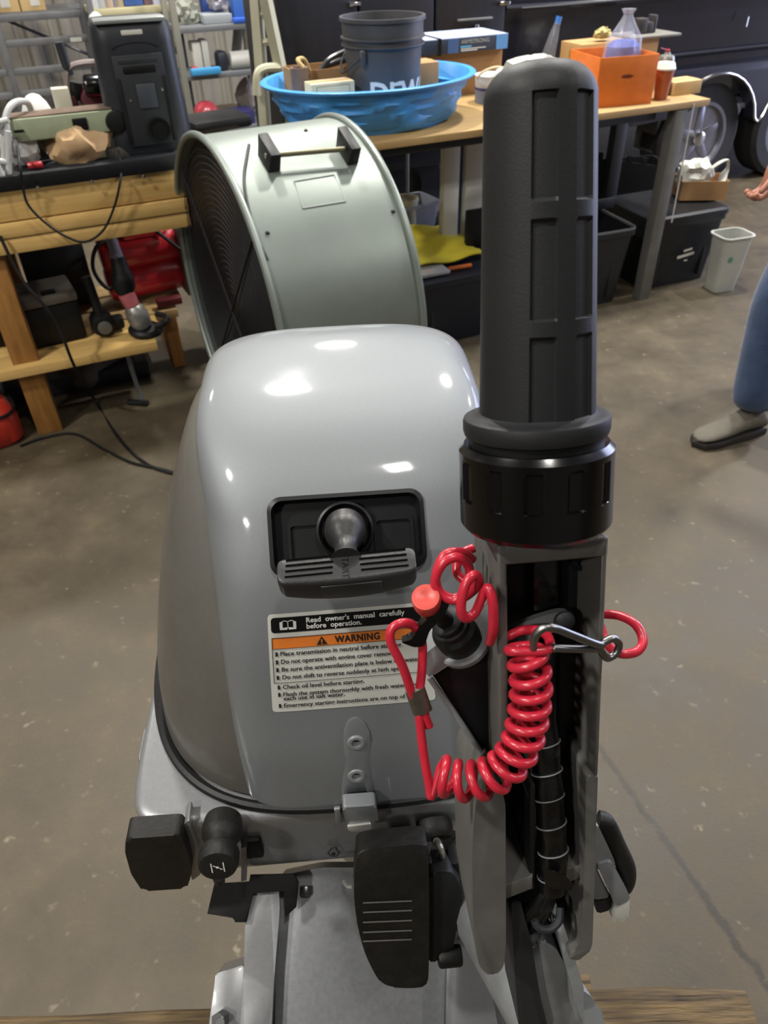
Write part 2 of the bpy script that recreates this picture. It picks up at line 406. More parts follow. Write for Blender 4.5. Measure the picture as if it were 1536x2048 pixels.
# ================================================================== outboard motor
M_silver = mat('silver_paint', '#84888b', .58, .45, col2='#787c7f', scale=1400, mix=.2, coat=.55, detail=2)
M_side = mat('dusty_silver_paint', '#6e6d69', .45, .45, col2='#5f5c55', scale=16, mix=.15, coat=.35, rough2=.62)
M_pan = mat('pan_silver_paint', '#8f9092', .38, .5, col2='#858688', scale=200, mix=.2, coat=.4)
M_grey = mat('grey_casting', '#8a8d8f', .48, .2, col2='#7c7f81', scale=40, mix=.3)
M_greyd = mat('dark_grey_casting', '#666562', .45, .25, col2='#595855', scale=40, mix=.3, spec=.4)
M_rub = mat('matte_black_rubber', '#18191b', .55, col2='#1f2022', scale=14, mix=.2, bump=.06, bscale=900, spec=.4)
M_rubd = mat('dusty_black_plastic', '#0f1010', .55, col2='#211f1c', scale=60, mix=.15, bump=.2, bscale=260, spec=.35)
M_inner = mat('recess_black', '#090a0c', .42, col2='#0e0f12', scale=20, mix=.3, spec=.35)
M_handle = mat('handle_plastic', '#1f1f20', .42, col2='#272626', scale=26, mix=.3, bump=.1, bscale=300)
M_tape = mat('electrical_tape', '#0b0b0c', .22, bump=.25, bscale=90, spec=.6)
M_lbl = mat('label_white', '#c6c6c0', .5, col2='#b9b9b2', scale=20, mix=.3)
M_lblk = mat('label_black', '#050505', .6, spec=.25)
M_orange = mat('label_orange', '#d9772a', .5)
M_ink = mat('ink_black', '#161616', .6)
M_wht = mat('ink_white', '#d8d8d4', .6)
M_cord = mat('red_cord', '#c2273a', .3, col2='#b02033', scale=60, mix=.3, spec=.55)
M_btn = mat('red_button', '#c9463c', .4)

MLOC, MROT = Vector((-0.037, 0.397, 0.30)), R(3.5)
motor = thing('outboard_motor', 'silver outboard motor with black tiller grip clamped to a timber beam', 'outboard motor', MLOC, MROT)
MM = Matrix.Translation(Vector((MLOC.x, MLOC.y, 0))) @ Matrix.Rotation(MROT, 4, 'Z')     # motor space: x right, y back, z height above the floor
MI = MM.inverted()
_ny = (MM.to_3x3() @ Vector((0, 1, 0))); _nx = (MM.to_3x3() @ Vector((1, 0, 0)))
def my(px, py, Y): return MI @ onplane(px, py, MM @ Vector((0, Y, 0)), _ny)
def mz(px, py, Z): return MI @ onz(px, py, Z)
def mpl(px, py, p0, n): return MI @ onplane(px, py, MM @ Vector(p0), MM.to_3x3() @ Vector(n))
def slab(mb, pts, off, bev=0.0, seg=2):
    """outline pts (in mb's space) pushed along off"""
    bm = mb.bm; off = Vector(off); a = [bm.verts.new(Vector(p)) for p in pts]; b = [bm.verts.new(Vector(p) + off) for p in pts]; n = len(pts)
    f0 = bm.faces.new(a); f1 = bm.faces.new(list(reversed(b)))
    for k in range(n): bm.faces.new((a[(k + 1) % n], a[k], b[k], b[(k + 1) % n]))
    vs = a + b
    if bev > 0:
        rb = bmesh.ops.bevel(bm, geom=list(f0.edges), offset=bev, segments=seg, affect='EDGES', profile=.5, clamp_overlap=True)
        seen = {v for f in rb['faces'] for v in f.verts}; st = list(seen)
        while st:
            q = st.pop()
            for e in q.link_edges:
                o = e.other_vert(q)
                if o not in seen: seen.add(o); st.append(o)
        vs = list(seen)
    mb._t(vs); return mb
def rounded(pts, r, n=4):
    """fillet the corners of a 3d outline"""
    P = [Vector(p) for p in pts]; out = []
    for i in range(len(P)):
        a, b, c = P[i - 1], P[i], P[(i + 1) % len(P)]; d0, d1 = (a - b), (c - b); q = min(r, d0.length * .45, d1.length * .45)
        s, e = b + d0.normalized() * q, b + d1.normalized() * q
        for k in range(n + 1):
            t = k / n; out.append((1 - t) ** 2 * s + 2 * t * (1 - t) * b + t * t * e)
    return out

# ---- cowl: lofted plan outlines
def outline(z, f, b, w, cx, n, seg=112):
    cy, a = (f + b) / 2, (b - f) / 2; out = []
    for k in range(seg):
        t = 2 * math.pi * k / seg; c, s = math.cos(t), math.sin(t)
        out.append(Vector((cx + w * math.copysign(abs(c) ** (2 / n), c), cy + a * math.copysign(abs(s) ** (2 / n), s), z)))
    return out
def rows_loft(rows, cx, per=4, seg=112):
    K = catmull([Vector(r[:4]) for r in rows], per); nn = [r[4] for r in rows]; rings = []
    for i, v in enumerate(K):
        q = i / per; j = min(int(q), len(nn) - 2); t = q - j; rings.append(outline(v[0], v[1], v[2], v[3], cx, nn[j] * (1 - t) + nn[j + 1] * t, seg))
    return rings
CX = .008
BODY = [(.866, .006, .57, .226, 3.2), (.90, .012, .565, .224, 3.1), (.935, .022, .56, .219, 3.0), (.994, .042, .55, .206, 2.9), (1.054, .074, .53, .190, 2.8), (1.106, .110, .49, .170, 2.7),
        (1.135, .145, .46, .155, 2.6), (1.150, .180, .42, .135, 2.5), (1.160, .22, .38, .105, 2.4), (1.164, .25, .34, .05, 2.2)]
PANEL = [(.868, -.005, .50, .134, 6.0), (.93, .005, .495, .131, 6.5), (.979, .019, .49, .129, 7.0), (1.035, .035, .48, .127, 7.0), (1.074, .050, .465, .1265, 6.5), (1.105, .066, .455, .128, 6.0),
         (1.135, .087, .44, .131, 5.0), (1.16, .110, .42, .135, 4.4), (1.18, .138, .395, .136, 3.8), (1.193, .168, .372, .130, 3.3), (1.202, .205, .348, .116, 2.9),
         (1.207, .24, .33, .092, 2.6), (1.210, .265, .315, .058, 2.3), (1.2108, .285, .30, .02, 2.0)]
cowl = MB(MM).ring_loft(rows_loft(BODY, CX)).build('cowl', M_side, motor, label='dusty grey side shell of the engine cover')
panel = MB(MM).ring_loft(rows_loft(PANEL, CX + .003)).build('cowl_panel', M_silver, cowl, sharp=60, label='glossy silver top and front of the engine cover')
# front face frame where the starter sits
RC = Vector((.0095, .094, 1.146)); RT = Vector((0, .66, .75)).normalized(); RX = Vector((1, 0, 0)); RN = RX.cross(RT)          # RN points out to the front
RM = MM @ frame(RC, RX, RT, RN)
def rpx(px, py, h=0.0):
    """pixel to the starter face, h above it: (x, t)"""
    p = onplane(px, py, RM @ Vector((0, 0, h)), RM.to_3x3() @ Vector((0, 0, 1))); q = RM.inverted() @ p; return q.x, q.y
c0, c1, c2, c3 = rpx(535, 997), rpx(843, 980), rpx(545, 1150), rpx(852, 1133)
RW, RH = ((c1[0] - c0[0]) + (c3[0] - c2[0])) / 2, ((c0[1] - c2[1]) + (c1[1] - c3[1])) / 2
RCX, RCY = (c0[0] + c1[0] + c2[0] + c3[0]) / 4, (c0[1] + c1[1] + c2[1] + c3[1]) / 4
for ob in (panel, cowl):
    mt = RM if True else None
    cut = MB(WM[ob.name].inverted() @ RM).prism(rrect(RW, RH, .011, 6, RCX, RCY), -.034, .08)
    boolean_cut(ob, cut)
# starter recess tray
tray = MB(RM)
o_, i_ = rrect(RW + .003, RH + .003, .012, 6, RCX, RCY), rrect(RW - .008, RH - .008, .008, 6, RCX, RCY)
o2 = rrect(RW - .004, RH - .004, .010, 6, RCX, RCY)
tray.ring_loft([[(p[0], p[1], -.040) for p in o_], [(p[0], p[1], -.001) for p in o_], [(p[0], p[1], .0006) for p in o2], [(p[0], p[1], -.006) for p in i_], [(p[0], p[1], -.012) for p in i_]], cap1=True, cap0=True)
rec = tray.build('starter_recess', M_inner, motor, label='black rounded recess of the pull starter')
for sx in (-.037, .037):                                # sunken finger pockets read as darker walls with raised rims
    pk = MB(RM); a = rrect(.034, .034, .004, 4, RCX + sx + .003, RCY - .006); b_ = rrect(.029, .029, .003, 4, RCX + sx + .003, RCY - .006)
    pk.ring_loft([[(p[0], p[1], -.0125) for p in a], [(p[0], p[1], -.0085) for p in a], [(p[0], p[1], -.0085) for p in b_], [(p[0], p[1], -.0118) for p in b_]])
    pk.build('finger_pocket', M_blackg if sx < -1 else M_inner, rec)
hx, hy = rpx(690, 1060, 0)
MB(RM).lathe([(-.0125, .0245), (-.003, .0245), (-.002, .0225), (-.004, .0205), (-.010, .0200)], (hx, hy, 0), (0, 0, 1), 40).build('guide_ring', M_inner, rec)
# pull handle: a T-bar whose slotted face looks up, on a short flared neck
hc = MI @ ondepth(693, 1132, .588); HO = Vector((0, -.97, -.24)).normalized(); HG = Vector((1, 0, 0)).cross(-HO).normalized()
if HG.z < 0: HG = -HG
HT = Matrix.Rotation(R(2.5), 4, HO) @ frame(Vector((0, 0, 0)), Vector((1, 0, 0)), -HO, HG)
HM = MM @ Matrix.Translation(hc) @ HT                   # x along the bar, y towards the cowl, z up out of the slotted face
hd = MB(HM); rings = []
for q in [-1.0, -.99, -.965, -.92, -.85, -.6, -.3, 0, .3, .6, .85, .92, .965, .99, 1.0]:
    e = abs(q); k = math.sqrt(max(0.0, 1 - max(0, (e - .9) / .1) ** 2)) * .35 + .65; mid = 1 - e * e
    y0, y1 = -(.011 + .003 * mid) * k, .0135 * k; z0, z1 = -.021 * k - .007 * mid, .0005 - .0012 * (1 - k) * 10 * .1
    rings.append([(q * .0545, p[0], p[1]) for p in rrect(y1 - y0, z1 - z0, .0045, 4, (y0 + y1) / 2, (z0 + z1) / 2)])
hd.ring_loft(rings); handle = hd.build('pull_handle', M_handle, motor, label='black plastic starter pull handle')
sl = MB(HM)
for sx in (-1, 1):
    for k in range(4):
        y = .0095 - k * .0052; x0, x1 = .010 + .0004 * k, .0475 + .0003 * k
        slab(sl, [(sx * x0, y, .0011), (sx * x1, y, .0011), (sx * x1, y + .0015, .0011), (sx * x0, y + .0015, .0011)], (0, 0, -.0006))
sl.build('grip_slots', mat('slot_black', '#010101', .9, spec=.05), handle)
nk = MB(MM); p_top = RM @ Vector((hx, hy, .006)); p_bot = HM @ Vector((0, .007, -.004)); p_top, p_bot = MI @ p_top, MI @ p_bot
axis = (p_bot - p_top); L_ = axis.length
nk.lathe([(-.012, .008), (-.008, .0165), (0, .0175), (L_ * .12, .0172), (L_ * .25, .0155), (L_ * .42, .0110), (L_ * .6, .0088), (L_ * .8, .0095), (L_, .0135)], p_top, axis, 32)
nk.build('neck', M_handle, handle)
st = MB(); add_text(st, 'START', HM @ Matrix.Translation((-.0035, .0115, .0006)) @ Matrix.Rotation(R(-90), 4, 'Z'), .0078, off=.01, extrude=.05)
st.build('lettering', M_inner, handle)
fp = MB(HM); fp.box((.003, -.0138, -.0135), (.048, .0012, .0175), bev=.0004); fp.build('front_plate', M_handle, handle)

# ---- warning label, wrapped onto the panel
tree = None
def wrap_prep():
    global tree
    me = panel.data; tree = BVHTree.FromPolygons([WM[panel.name] @ v.co for v in me.vertices], [tuple(p.vertices) for p in me.polygons])
wrap_prep()
LQ = [my(535, 1228, .055), my(845, 1203, .055), my(545, 1427, .02), my(872, 1401, .02)]
def lab(a, b):
    """label coordinates (0..1 across, 0..1 down) to a point in the world, on the panel"""
    p = (LQ[0] * (1 - a) + LQ[1] * a) * (1 - b) + (LQ[2] * (1 - a) + LQ[3] * a) * b
    return MM @ p
LNRM = MM.to_3x3() @ Vector((0, -.95, .31))
def press(p, h):
    hit = tree.ray_cast(p + LNRM * .08, -LNRM, .3)
    return (hit[0] if hit[0] else p) + LNRM * h
ASP = ((LQ[1] - LQ[0]).length + (LQ[3] - LQ[2]).length) / 2, ((LQ[0] - LQ[2]).length + (LQ[1] - LQ[3]).length) / 2
def resample(ring, step):
    out = []
    for i, p in enumerate(ring):
        q = ring[(i + 1) % len(ring)]; n = max(1, int(math.hypot(q[0] - p[0], q[1] - p[1]) / step))
        out += [(p[0] + (q[0] - p[0]) * k / n, p[1] + (q[1] - p[1]) * k / n) for k in range(n)]
    return out
def lab_patch(name, m, a0, a1, b0, b1, h, rad=0.0, parent=None, nx=24, ny=14):
    mb = MB()
    def inside(a, b):                                   # round the corners by squeezing the grid
        return a, b
    if rad > 0:
        ring = resample(rrect((a1 - a0) * ASP[0], (b1 - b0) * ASP[1], rad, 5), .004); c = ((a0 + a1) / 2, (b0 + b1) / 2)
        ks = [1.0, .97, .85, .7, .55, .4, .25, .1, .01]; rings = []
        for k in ks: rings.append([press(lab(c[0] + p[0] * k / ASP[0], c[1] - p[1] * k / ASP[1]), h) for p in ring])
        rings.insert(0, [press(lab(c[0] + p[0] / ASP[0], c[1] - p[1] / ASP[1]), -.001) for p in ring])
        mb.ring_loft(rings, cap0=False)
    else:
        mb.grid(lambda i, j: press(lab(a0 + (a1 - a0) * i, b0 + (b1 - b0) * j), h), nx, ny, thick=None)
    return mb.build(name, m, parent, sharp=60)
lbl = lab_patch('warning_label', M_lbl, 0, 1, 0, 1, .0005, .0035, motor); lbl['label'] = 'white warning label with a black header and an orange WARNING bar'
lab_patch('header_bar', M_lblk, .02, .98, .03, .172, .0009, .003, lbl)
lab_patch('warning_bar', M_orange, .022, .978, .218, .325, .0009, 0, lbl)
def lab_text(mb, txt, a0, b0, width, size, h=.0014, off=.012, sp=1.0, wsp=1.0):
    me = text_mesh(txt, 1.0, off, 0.0, 'LEFT', sp, wsp); n0 = len(mb.bm.verts); mb.bm.from_mesh(me); mb.bm.verts.ensure_lookup_table(); vs = mb.bm.verts[n0:]
    x0, x1 = min(v.co.x for v in vs), max(v.co.x for v in vs)
    for v in vs: v.co = press(lab(a0 + (v.co.x - x0) / (x1 - x0) * width, b0 - v.co.y * size), h)
    bpy.data.meshes.remove(me)
hw = MB()
lab_text(hw, "Read  owner's  manual  carefully", .245, .090, .63, .066, off=.02); lab_text(hw, "before  operation.", .245, .148, .35, .066, off=.02)
def lab_line(mb, pts, w, h=.0014):
    """a printed line of width w (label units across)"""
    for (a, b), (c, d) in zip(pts, pts[1:]):
        dx, dy = (c - a) * ASP[0], (d - b) * ASP[1]; ln = math.hypot(dx, dy) or 1; ox, oy = -dy / ln * w / 2 * ASP[0], dx / ln * w / 2 * ASP[0]; n = max(1, int(ln / .006))
        for k in range(n):
            p, q = k / n, (k + 1) / n
            A = (a + (c - a) * p, b + (d - b) * p); B = (a + (c - a) * q, b + (d - b) * q)
            mb.poly([press(lab(A[0] + ox / ASP[0], A[1] + oy / ASP[1]), h), press(lab(B[0] + ox / ASP[0], B[1] + oy / ASP[1]), h), press(lab(B[0] - ox / ASP[0], B[1] - oy / ASP[1]), h), press(lab(A[0] - ox / ASP[0], A[1] - oy / ASP[1]), h)])
for s_ in (-1, 1):                                      # the open book
    for k in range(4):
        o = k * .0048
        lab_line(hw, [(.128 + s_ * .003, .066 + .0), (.128 + s_ * .022, .058), (.128 + s_ * (.036 + o), .064 + .4 * o), (.128 + s_ * (.036 + o), .128 + .8 * o), (.128 + s_ * .004, .124 + o * 1.1)][(0 if k == 0 else 2):], .0042)
lab_line(hw, [(.128, .066), (.128, .128)], .004)
hw.build('header_print', M_wht, lbl, sharp=None)
bw = MB()
lab_text(bw, 'WARNING', .415, .304, .285, .094, off=.03, sp=1.1)
tri = [(.300, .312), (.334, .232), (.368, .312)]
bw.poly([press(lab(*p), .0014) for p in tri])
lines = [('Place transmission in neutral before starting.', .395, .765), ('Do not operate with engine cover removed.', .475, .735), ('Be sure the antiventilation plate is below the water.', .555, .87), ('Do not shift to reverse suddenly at high speed.', .637, .775)]
for i, (t_, b_, w_) in enumerate(lines):
    lab_text(bw, t_, .070 + .004 * i * .3, b_, w_, .062, off=.018); lab_line(bw, [(.046, b_ - .040), (.046, b_ + .004)], .014)
lines = [('Check oil level before starting.', .742, .50), ('Flush the system thoroughly with fresh water after', .822, .845), ('each use in salt water.', .868, .375), ('Emergency starting instructions are on top of engine.', .945, .865)]
for i, (t_, b_, w_) in enumerate(lines):
    lab_text(bw, t_, .072, b_, w_, .062, off=.018)
    if i != 2: lab_line(bw, [(.048, b_ - .040), (.048, b_ + .004)], .014)
lab_line(bw, [(.022, .218), (.978, .218), (.978, .676), (.022, .676), (.022, .218)], .0045); lab_line(bw, [(.022, .325), (.978, .325)], .004)
bw.build('print', M_ink, lbl, sharp=None)
ex = MB(); lab_line(ex, [(.334, .258), (.334, .288)], .008, .0017); lab_line(ex, [(.334, .296), (.334, .305)], .008, .0017); ex.build('warning_mark', M_orange, lbl, sharp=None)

# ---- screw seats under the label
for py in (1480, 1533):
    c = MI @ press(MM @ my(712, py, .012), 0); g = MB(MM)
    g.lathe([(-.006, .0085), (.0015, .0085), (.003, .0072), (.003, .0045), (-.004, .0042)], c, (0, -.97, .22), 28)
    gr = g.build('cover_grommet', M_grey, motor); MB(MM).cyl(c + Vector((0, -.0005, 0)), c + Vector((0, -.0012, 0)), .0042, seg=20).build('bore', M_lblk, gr)
# a shallow raised pad around them
pp = MB(); pts = [(688, 1462), (696, 1447), (712, 1441), (728, 1447), (740, 1465), (745, 1580), (682, 1580)]
ring = rounded([MM @ my(x, y, .012) for x, y in pts], .004); c = sum((Vector(p) for p in ring), Vector()) / len(ring)
pp.ring_loft([[press(p, -.002) for p in ring], [press(p, .0010) for p in ring], [press(c + (p - c) * .93, .0016) for p in ring], [press(c + (p - c) * .5, .0016) for p in ring], [press(c + (p - c) * .04, .0016) for p in ring]])
pp.build('screw_pad', M_silver, motor, sharp=60)

# ---- seam gasket and lower pan
MB(MM).tube(outline(.8635, -.0045, .575, .2295, CX, 3.1, 120), .0055, 8, closed=True).build('seam_gasket', M_black, motor)
PAN = [(.742, .020, .52, .212, 8.0), (.748, .002, .545, .226, 12.0), (.79, -.003, .555, .231, 14.0), (.845, -.006, .56, .233, 14.0), (.857, -.004, .56, .232, 14.0), (.8605, .004, .55, .226, 12.0)]
pan = MB(MM).ring_loft(rows_loft(PAN, CX, 3, 128)).build('engine_pan', M_pan, motor, sharp=50, label='light grey metal pan below the cover seam')
pad = MB(MM); slab(pad, rounded([my(x, y, -.024) for x, y in [(251, 1678), (360, 1670), (374, 1700), (384, 1745), (374, 1777), (285, 1783), (262, 1748), (250, 1705)]], .006), (0, .022, 0), .004, 3)
pad.build('bumper_pad', M_rubd, motor, label='black rubber corner pad')
sd = MB(MM); slab(sd, rounded([my(x, y, -.010) for x, y in [(366, 1650), (378, 1640), (398, 1700), (402, 1748), (384, 1762)]], .004), (0, .02, 0), .002); sd.build('pad_flange', M_pan, motor)
MB(MM).box(my(280, 1500, .13) + Vector((.012, 0, 0)), (.02, .05, .03), bev=.008).build('side_latch', M_pan, motor)
lt = MB(MM); slab(lt, rounded([my(x, y, -.022) for x, y in [(684, 1616), (752, 1611), (757, 1645), (694, 1654)]], .004), (0, .014, 0), .003, 3); hook = lt.build('cover_hook', M_silver, motor, label='small bright metal cover hook')
l2 = MB(MM); slab(l2, rounded([my(x, y, -.024) for x, y in [(694, 1654), (742, 1648), (742, 1660), (698, 1664)]], .002), (0, .012, 0), .002); l2.build('hook_lip', mat('bright_metal', '#c4c4c0', .3, .6), hook)
MB(MM).box(my(676, 1630, -.008), (.006, .004, .028), bev=.001).build('hook_rib', M_pan, hook)
# oil mark on the pan
PN = .0075
om = MB(MM)
def pan_line(pts, w, Y=-.0075):
    for (a, b) in zip(pts, pts[1:]):
        p, q = my(*a, Y), my(*b, Y); d = (q - p).normalized(); s = Vector((d.z, 0, -d.x)) * w; om.poly([p + s, q + s, q - s, p - s])
pan_line([(656, 1704), (661, 1712), (673, 1713), (678, 1705), (673, 1699), (673, 1695), (662, 1696), (662, 1700), (656, 1704)], .0008)
pan_line([(666, 1705), (668, 1711)], .0022); pan_line([(653, 1708), (655, 1708)], .001); pan_line([(680, 1706), (682, 1706)], .001)
add_text(om, 'OIL', MM @ Matrix.Translation(my(692, 1708, -.0078)) @ Matrix.Rotation(R(90), 4, 'X'), .008, width=.011)
om.build('oil_mark', M_ink, pan, sharp=None)

# ---- choke knob with its rubber boot
def M_(p): return MM @ Vector(p)
cb, ch = my(447, 1640, -.006), my(437, 1722, -.052)
ax = ch - cb; AL = ax.length
ck = MB(MM).lathe([(0, .0180), (.010, .0195), (.018, .0190), (.022, .0150), (.028, .0130), (AL - .014, .0130), (AL - .012, .0172), (AL - .008, .0188), (AL + .002, .0186), (AL + .006, .0172), (AL + .0068, .014), (AL + .0068, .0002)], cb, ax, 32).build('choke_knob', M_rubd, motor, label='round black choke knob with a white valve symbol')
km = MB(); kx, ky, kd = basis(MM.to_3x3() @ ax); kc = M_(cb + ax.normalized() * (AL + .0072))
iu = (MM.to_3x3() @ Vector((1, 0, 0))); iu = (iu - kd * iu.dot(kd)).normalized(); iv = kd.cross(iu)
if iv.z < 0: iv = -iv
def kq(x, y): return kc + iu * x + iv * y
for a, b in (((-.0055, -.006), (-.0055, .006)), ((.0055, -.006), (.0055, .006)), ((-.004, .003), (.004, -.003))):
    d = Vector((b[0] - a[0], b[1] - a[1])).normalized(); s = (-d[1] * .0005, d[0] * .0005)
    km.poly([kq(a[0] + s[0], a[1] + s[1]), kq(b[0] + s[0], b[1] + s[1]), kq(b[0] - s[0], b[1] - s[1]), kq(a[0] - s[0], a[1] - s[1])])
km.cyl(kc, kc + kd * .0002, .0013, seg=10); km.build('valve_symbol', M_wht, ck, sharp=None)
tp_ = my(437, 1752, -.045); MB(MM).lathe([(0, .0062), (.010, .005), (.014, .002), (.018, .0004)], tp_, (0, -.15, -1), 16).build('knob_tip', M_rubd, ck)
MB(MM).box(my(505, 1692, -.006), (.020, .010, .036), bev=.003).build('lever_slot', M_lblk, motor)
lv = MB(MM); slab(lv, [my(482, 1697, -.022), my(493, 1694, -.022), my(493, 1762, -.022), my(482, 1764, -.022)], (0, .014, 0), .001); lv.build('reset_lever', M_steel, motor)
# ---- shift lever: a black paddle sloping forward
SP0 = mz(785, 1700, .885); SP1 = mz(810, 1975, .742); sd_ = Vector((0, SP1.y - SP0.y, SP1.z - SP0.z)).normalized(); SN = Vector((1, 0, 0)).cross(sd_)
if SN.z < 0: SN = -SN
def sp(px, py, h=0.0): return mpl(px, py, SP0 + SN * h, SN)
pts = [(722, 1703), (790, 1693), (846, 1690), (856, 1705), (858, 1800), (858, 1900), (856, 1960), (845, 1974), (800, 1976), (765, 1968), (738, 1925), (722, 1880), (712, 1830), (708, 1780), (712, 1730)]
sl_ = MB(MM); slab(sl_, [p for p in catmull([sp(*q) for q in pts], 4, True)], -SN * .026, .006, 3)
shift = sl_.build('shift_lever', M_rubd, motor, sharp=50, label='black shift lever paddle')
gr_ = MB(MM)
for py in (1803, 1822, 1842, 1862, 1880):
    a, b = sp(726, py + 3, .0007), sp(824, py - 1, .0007); gr_.tube([a, b], .0007, 6)
gr_.build('grip_lines', mat('scuffed_edge', '#565350', .5), shift)
sh = MB(MM); slab(sh, rounded([sp(x, y, -.008) for x, y in [(858, 1745), (905, 1742), (925, 1780), (915, 1850), (905, 1905), (858, 1930)]], .006), -SN * .03, .004); sh.build('lever_hub', M_black, shift)
MB(MM).cyl(sp(875, 1915, -.012), sp(924, 1910, -.012), .010, seg=20, bev=.003).build('lever_stub', M_black, shift)
# ---- two boots, a plated link rod and the shift shaft
b0 = my(785, 1668, -.004)
bt = MB(MM).lathe([(0, .020), (.010, .0205), (.016, .018), (.018, .013), (.014, .010)], b0, (0, -.95, -.2), 32).build('shaft_boot', M_black, motor)
MB(MM).cyl(b0 + Vector((0, -.006, 0)), sp(785, 1702, -.008), .0062, seg=16).build('shift_shaft', M_chrome, motor)
b1 = my(866, 1640, -.003)
MB(MM).lathe([(0, .0175), (.006, .0190), (.014, .0188), (.018, .016), (.019, .006), (.024, .004)], b1, (.05, -.92, -.3), 32).build('cable_boot', M_rubd, motor)
MB(MM).tube(catmull([b1 + Vector((.001, -.018, -.006)), my(878, 1690, -.045), my(884, 1712, -.052), my(878, 1728, -.050)], 6), .0034, 10).build('link_rod', mat('zinc_rod', '#a29f92', .4, .7), motor)
lb = MB(MM)
for x in (852, 905): lb.box(my(x, 1722, -.050), (.010, .020, .028), bev=.002)
lb.box(my(880, 1752, -.045), (.040, .02, .010), bev=.002); lb.build('rod_yoke', M_black, motor)
MB(MM).sphere(my(938, 1705, -.020), .026, sc=(.75, 1, 1.35)).build('steering_boss', M_grey, motor)
MB(MM).box(my(920, 1652, -.006), (.028, .02, .02), bev=.005).build('cable_clamp', M_greyd, motor)

# ---- bracket and leg under the pan, seen from above
MS0 = Vector((0, .02, .700)); MSN = Vector((0, -.53, .85)).normalized()
def ms(px, py, h=0.0): return mpl(px, py, MS0 + MSN * h, MSN)
def plate(name, m, pts, h, thick, bev=.004, r=.006, label=None):
    mb = MB(MM); slab(mb, rounded([ms(x, y, h) for x, y in pts], r), -MSN * thick, bev, 3); return mb.build(name, m, motor, sharp=50, label=label)
plate('swivel_case', mat('swivel_silver', '#8d8f92', .42, .45, col2='#7d7f82', scale=160, mix=.2), [(556, 1752), (640, 1735), (760, 1735), (892, 1770), (888, 2120), (548, 2120)], 0, .06)
plate('bracket_rail', M_pan, [(498, 1772), (520, 1762), (556, 1764), (560, 1815), (548, 1960), (540, 2120), (474, 2120), (488, 1950), (490, 1850)], .018, .05, .008, .01)
plate('bracket_rail', M_pan, [(895, 1810), (945, 1790), (965, 1880), (1008, 2120), (893, 2120)], .018, .05, .008, .01)
plate('clamp_plate', M_pan, [(432, 1947), (488, 1930), (482, 2120), (408, 2120)], -.015, .05, .002, .002)
plate('clamp_plate', M_pan, [(950, 1860), (1000, 1955), (1026, 1975), (1036, 2120), (1000, 2120)], -.012, .05, .004, .006)
nb = MB(MM); c = ms(446, 2036, -.012); nb.cyl(c, c + Vector((-.004, 0, .0)) + MSN * .010, .0085, seg=6); nb.cyl(c, c + MSN * .016, .0045, seg=12); nb.build('clamp_bolt', M_steel, motor)
kb = MB(MM)
kb_pts = [(428, 1768), (500, 1764), (500, 1750), (588, 1748), (597, 1765), (592, 1815), (570, 1835), (570, 1780), (505, 1785), (492, 1845), (470, 1845), (466, 1834), (414, 1828)]
slab(kb, [ms(x, y, .026) for x, y in kb_pts], -MSN * .006, .001); kb.build('tilt_lock_bracket', M_lblk, motor, label='flat black sheet metal bracket')
MB(MM).cyl(ms(612, 1792, .0), ms(612, 1770, .0), .0075, seg=16, bev=.002).build('tilt_pin', M_steel, motor)
tp2 = [ms(688, 1762, .02), ms(694, 1772, .028), ms(704, 1774, .03)]; MB(MM).tube(catmull(tp2, 4), .002, 6).build('drain_tube', M_white, motor)
# leg of the motor down behind the beam
MB(MM).ring_loft([outline(z, f, b, w, CX, 3, 40) for z, f, b, w in ((.30, .16, .30, .035), (.45, .13, .32, .045), (.60, .08, .34, .075), (.70, .04, .38, .11), (.75, .03, .42, .14))]).build('leg', M_pan, motor)
# clamp jaws gripping the beam
for sx in (-.11, .11):
    j = MB(MM); j.box((sx, -.05, .46), (.035, .025, .13), bev=.004); j.box((sx, -.20, .46), (.035, .02, .13), bev=.004); j.box((sx, -.125, .402), (.035, .17, .018), bev=.003); j.build('clamp_jaw', M_pan, motor)

# ================================================================== tiller handle
tA, tB = ondepth(1080, 140, .285), ondepth(1067, 1930, .440)
TA = (tA - tB).normalized(); TS = (_nx - TA * _nx.dot(TA)).normalized(); TN = TS.cross(TA)
TM = frame(tB, TS, TA, TN); TI = TM.inverted()         # s across, u up along the arm, n towards the viewer
def tp(px, py, n=0.0):
    return TI @ onplane(px, py, tB + TN * n, TN)
uu = lambda py, n=0.0: tp(1074, py, n).y
def sx_(px, py, n=0.0): return tp(px, py, n).x
arm_w = [(px, py) for px, py in ()]
# grip with sunken panels
u_top, u_bot = uu(128), uu(872)
GC0 = (sx_(967, 300) + sx_(1190, 300)) / 2; GR0 = (sx_(1190, 300) - sx_(967, 300)) / 2
GC1 = (sx_(960, 840) + sx_(1186, 840)) / 2; GR1 = (sx_(1186, 840) - sx_(960, 840)) / 2
ug0, ug1 = uu(300), uu(840)
gc = lambda u: GC1 + (GC0 - GC1) * (u - ug1) / (ug0 - ug1)
grr = lambda u: GR1 + (GR0 - GR1) * (u - ug1) / (ug0 - ug1)
rows = [(uu(403, .015), uu(182, .015)), (uu(641, .015), uu(440, .015)), (uu(856, .015), uu(672, .015))]
ul = []
for (a, b) in rows: ul += [a - .0004, a + .0010, b - .0012, b + .0004]
GT = .012
for k in range(0, 10):
    ul.append(u_top - GT + GT * math.sin(math.pi / 2 * k / 9))
ul += [u_bot + (u_top - u_bot) * k / 14 for k in range(13)]
ul = sorted(set(round(u, 5) for u in ul if u <= u_top + 1e-6))
cols = [-9.5 + 45 * k for k in range(6)]; HWD = 12.5; tl = []
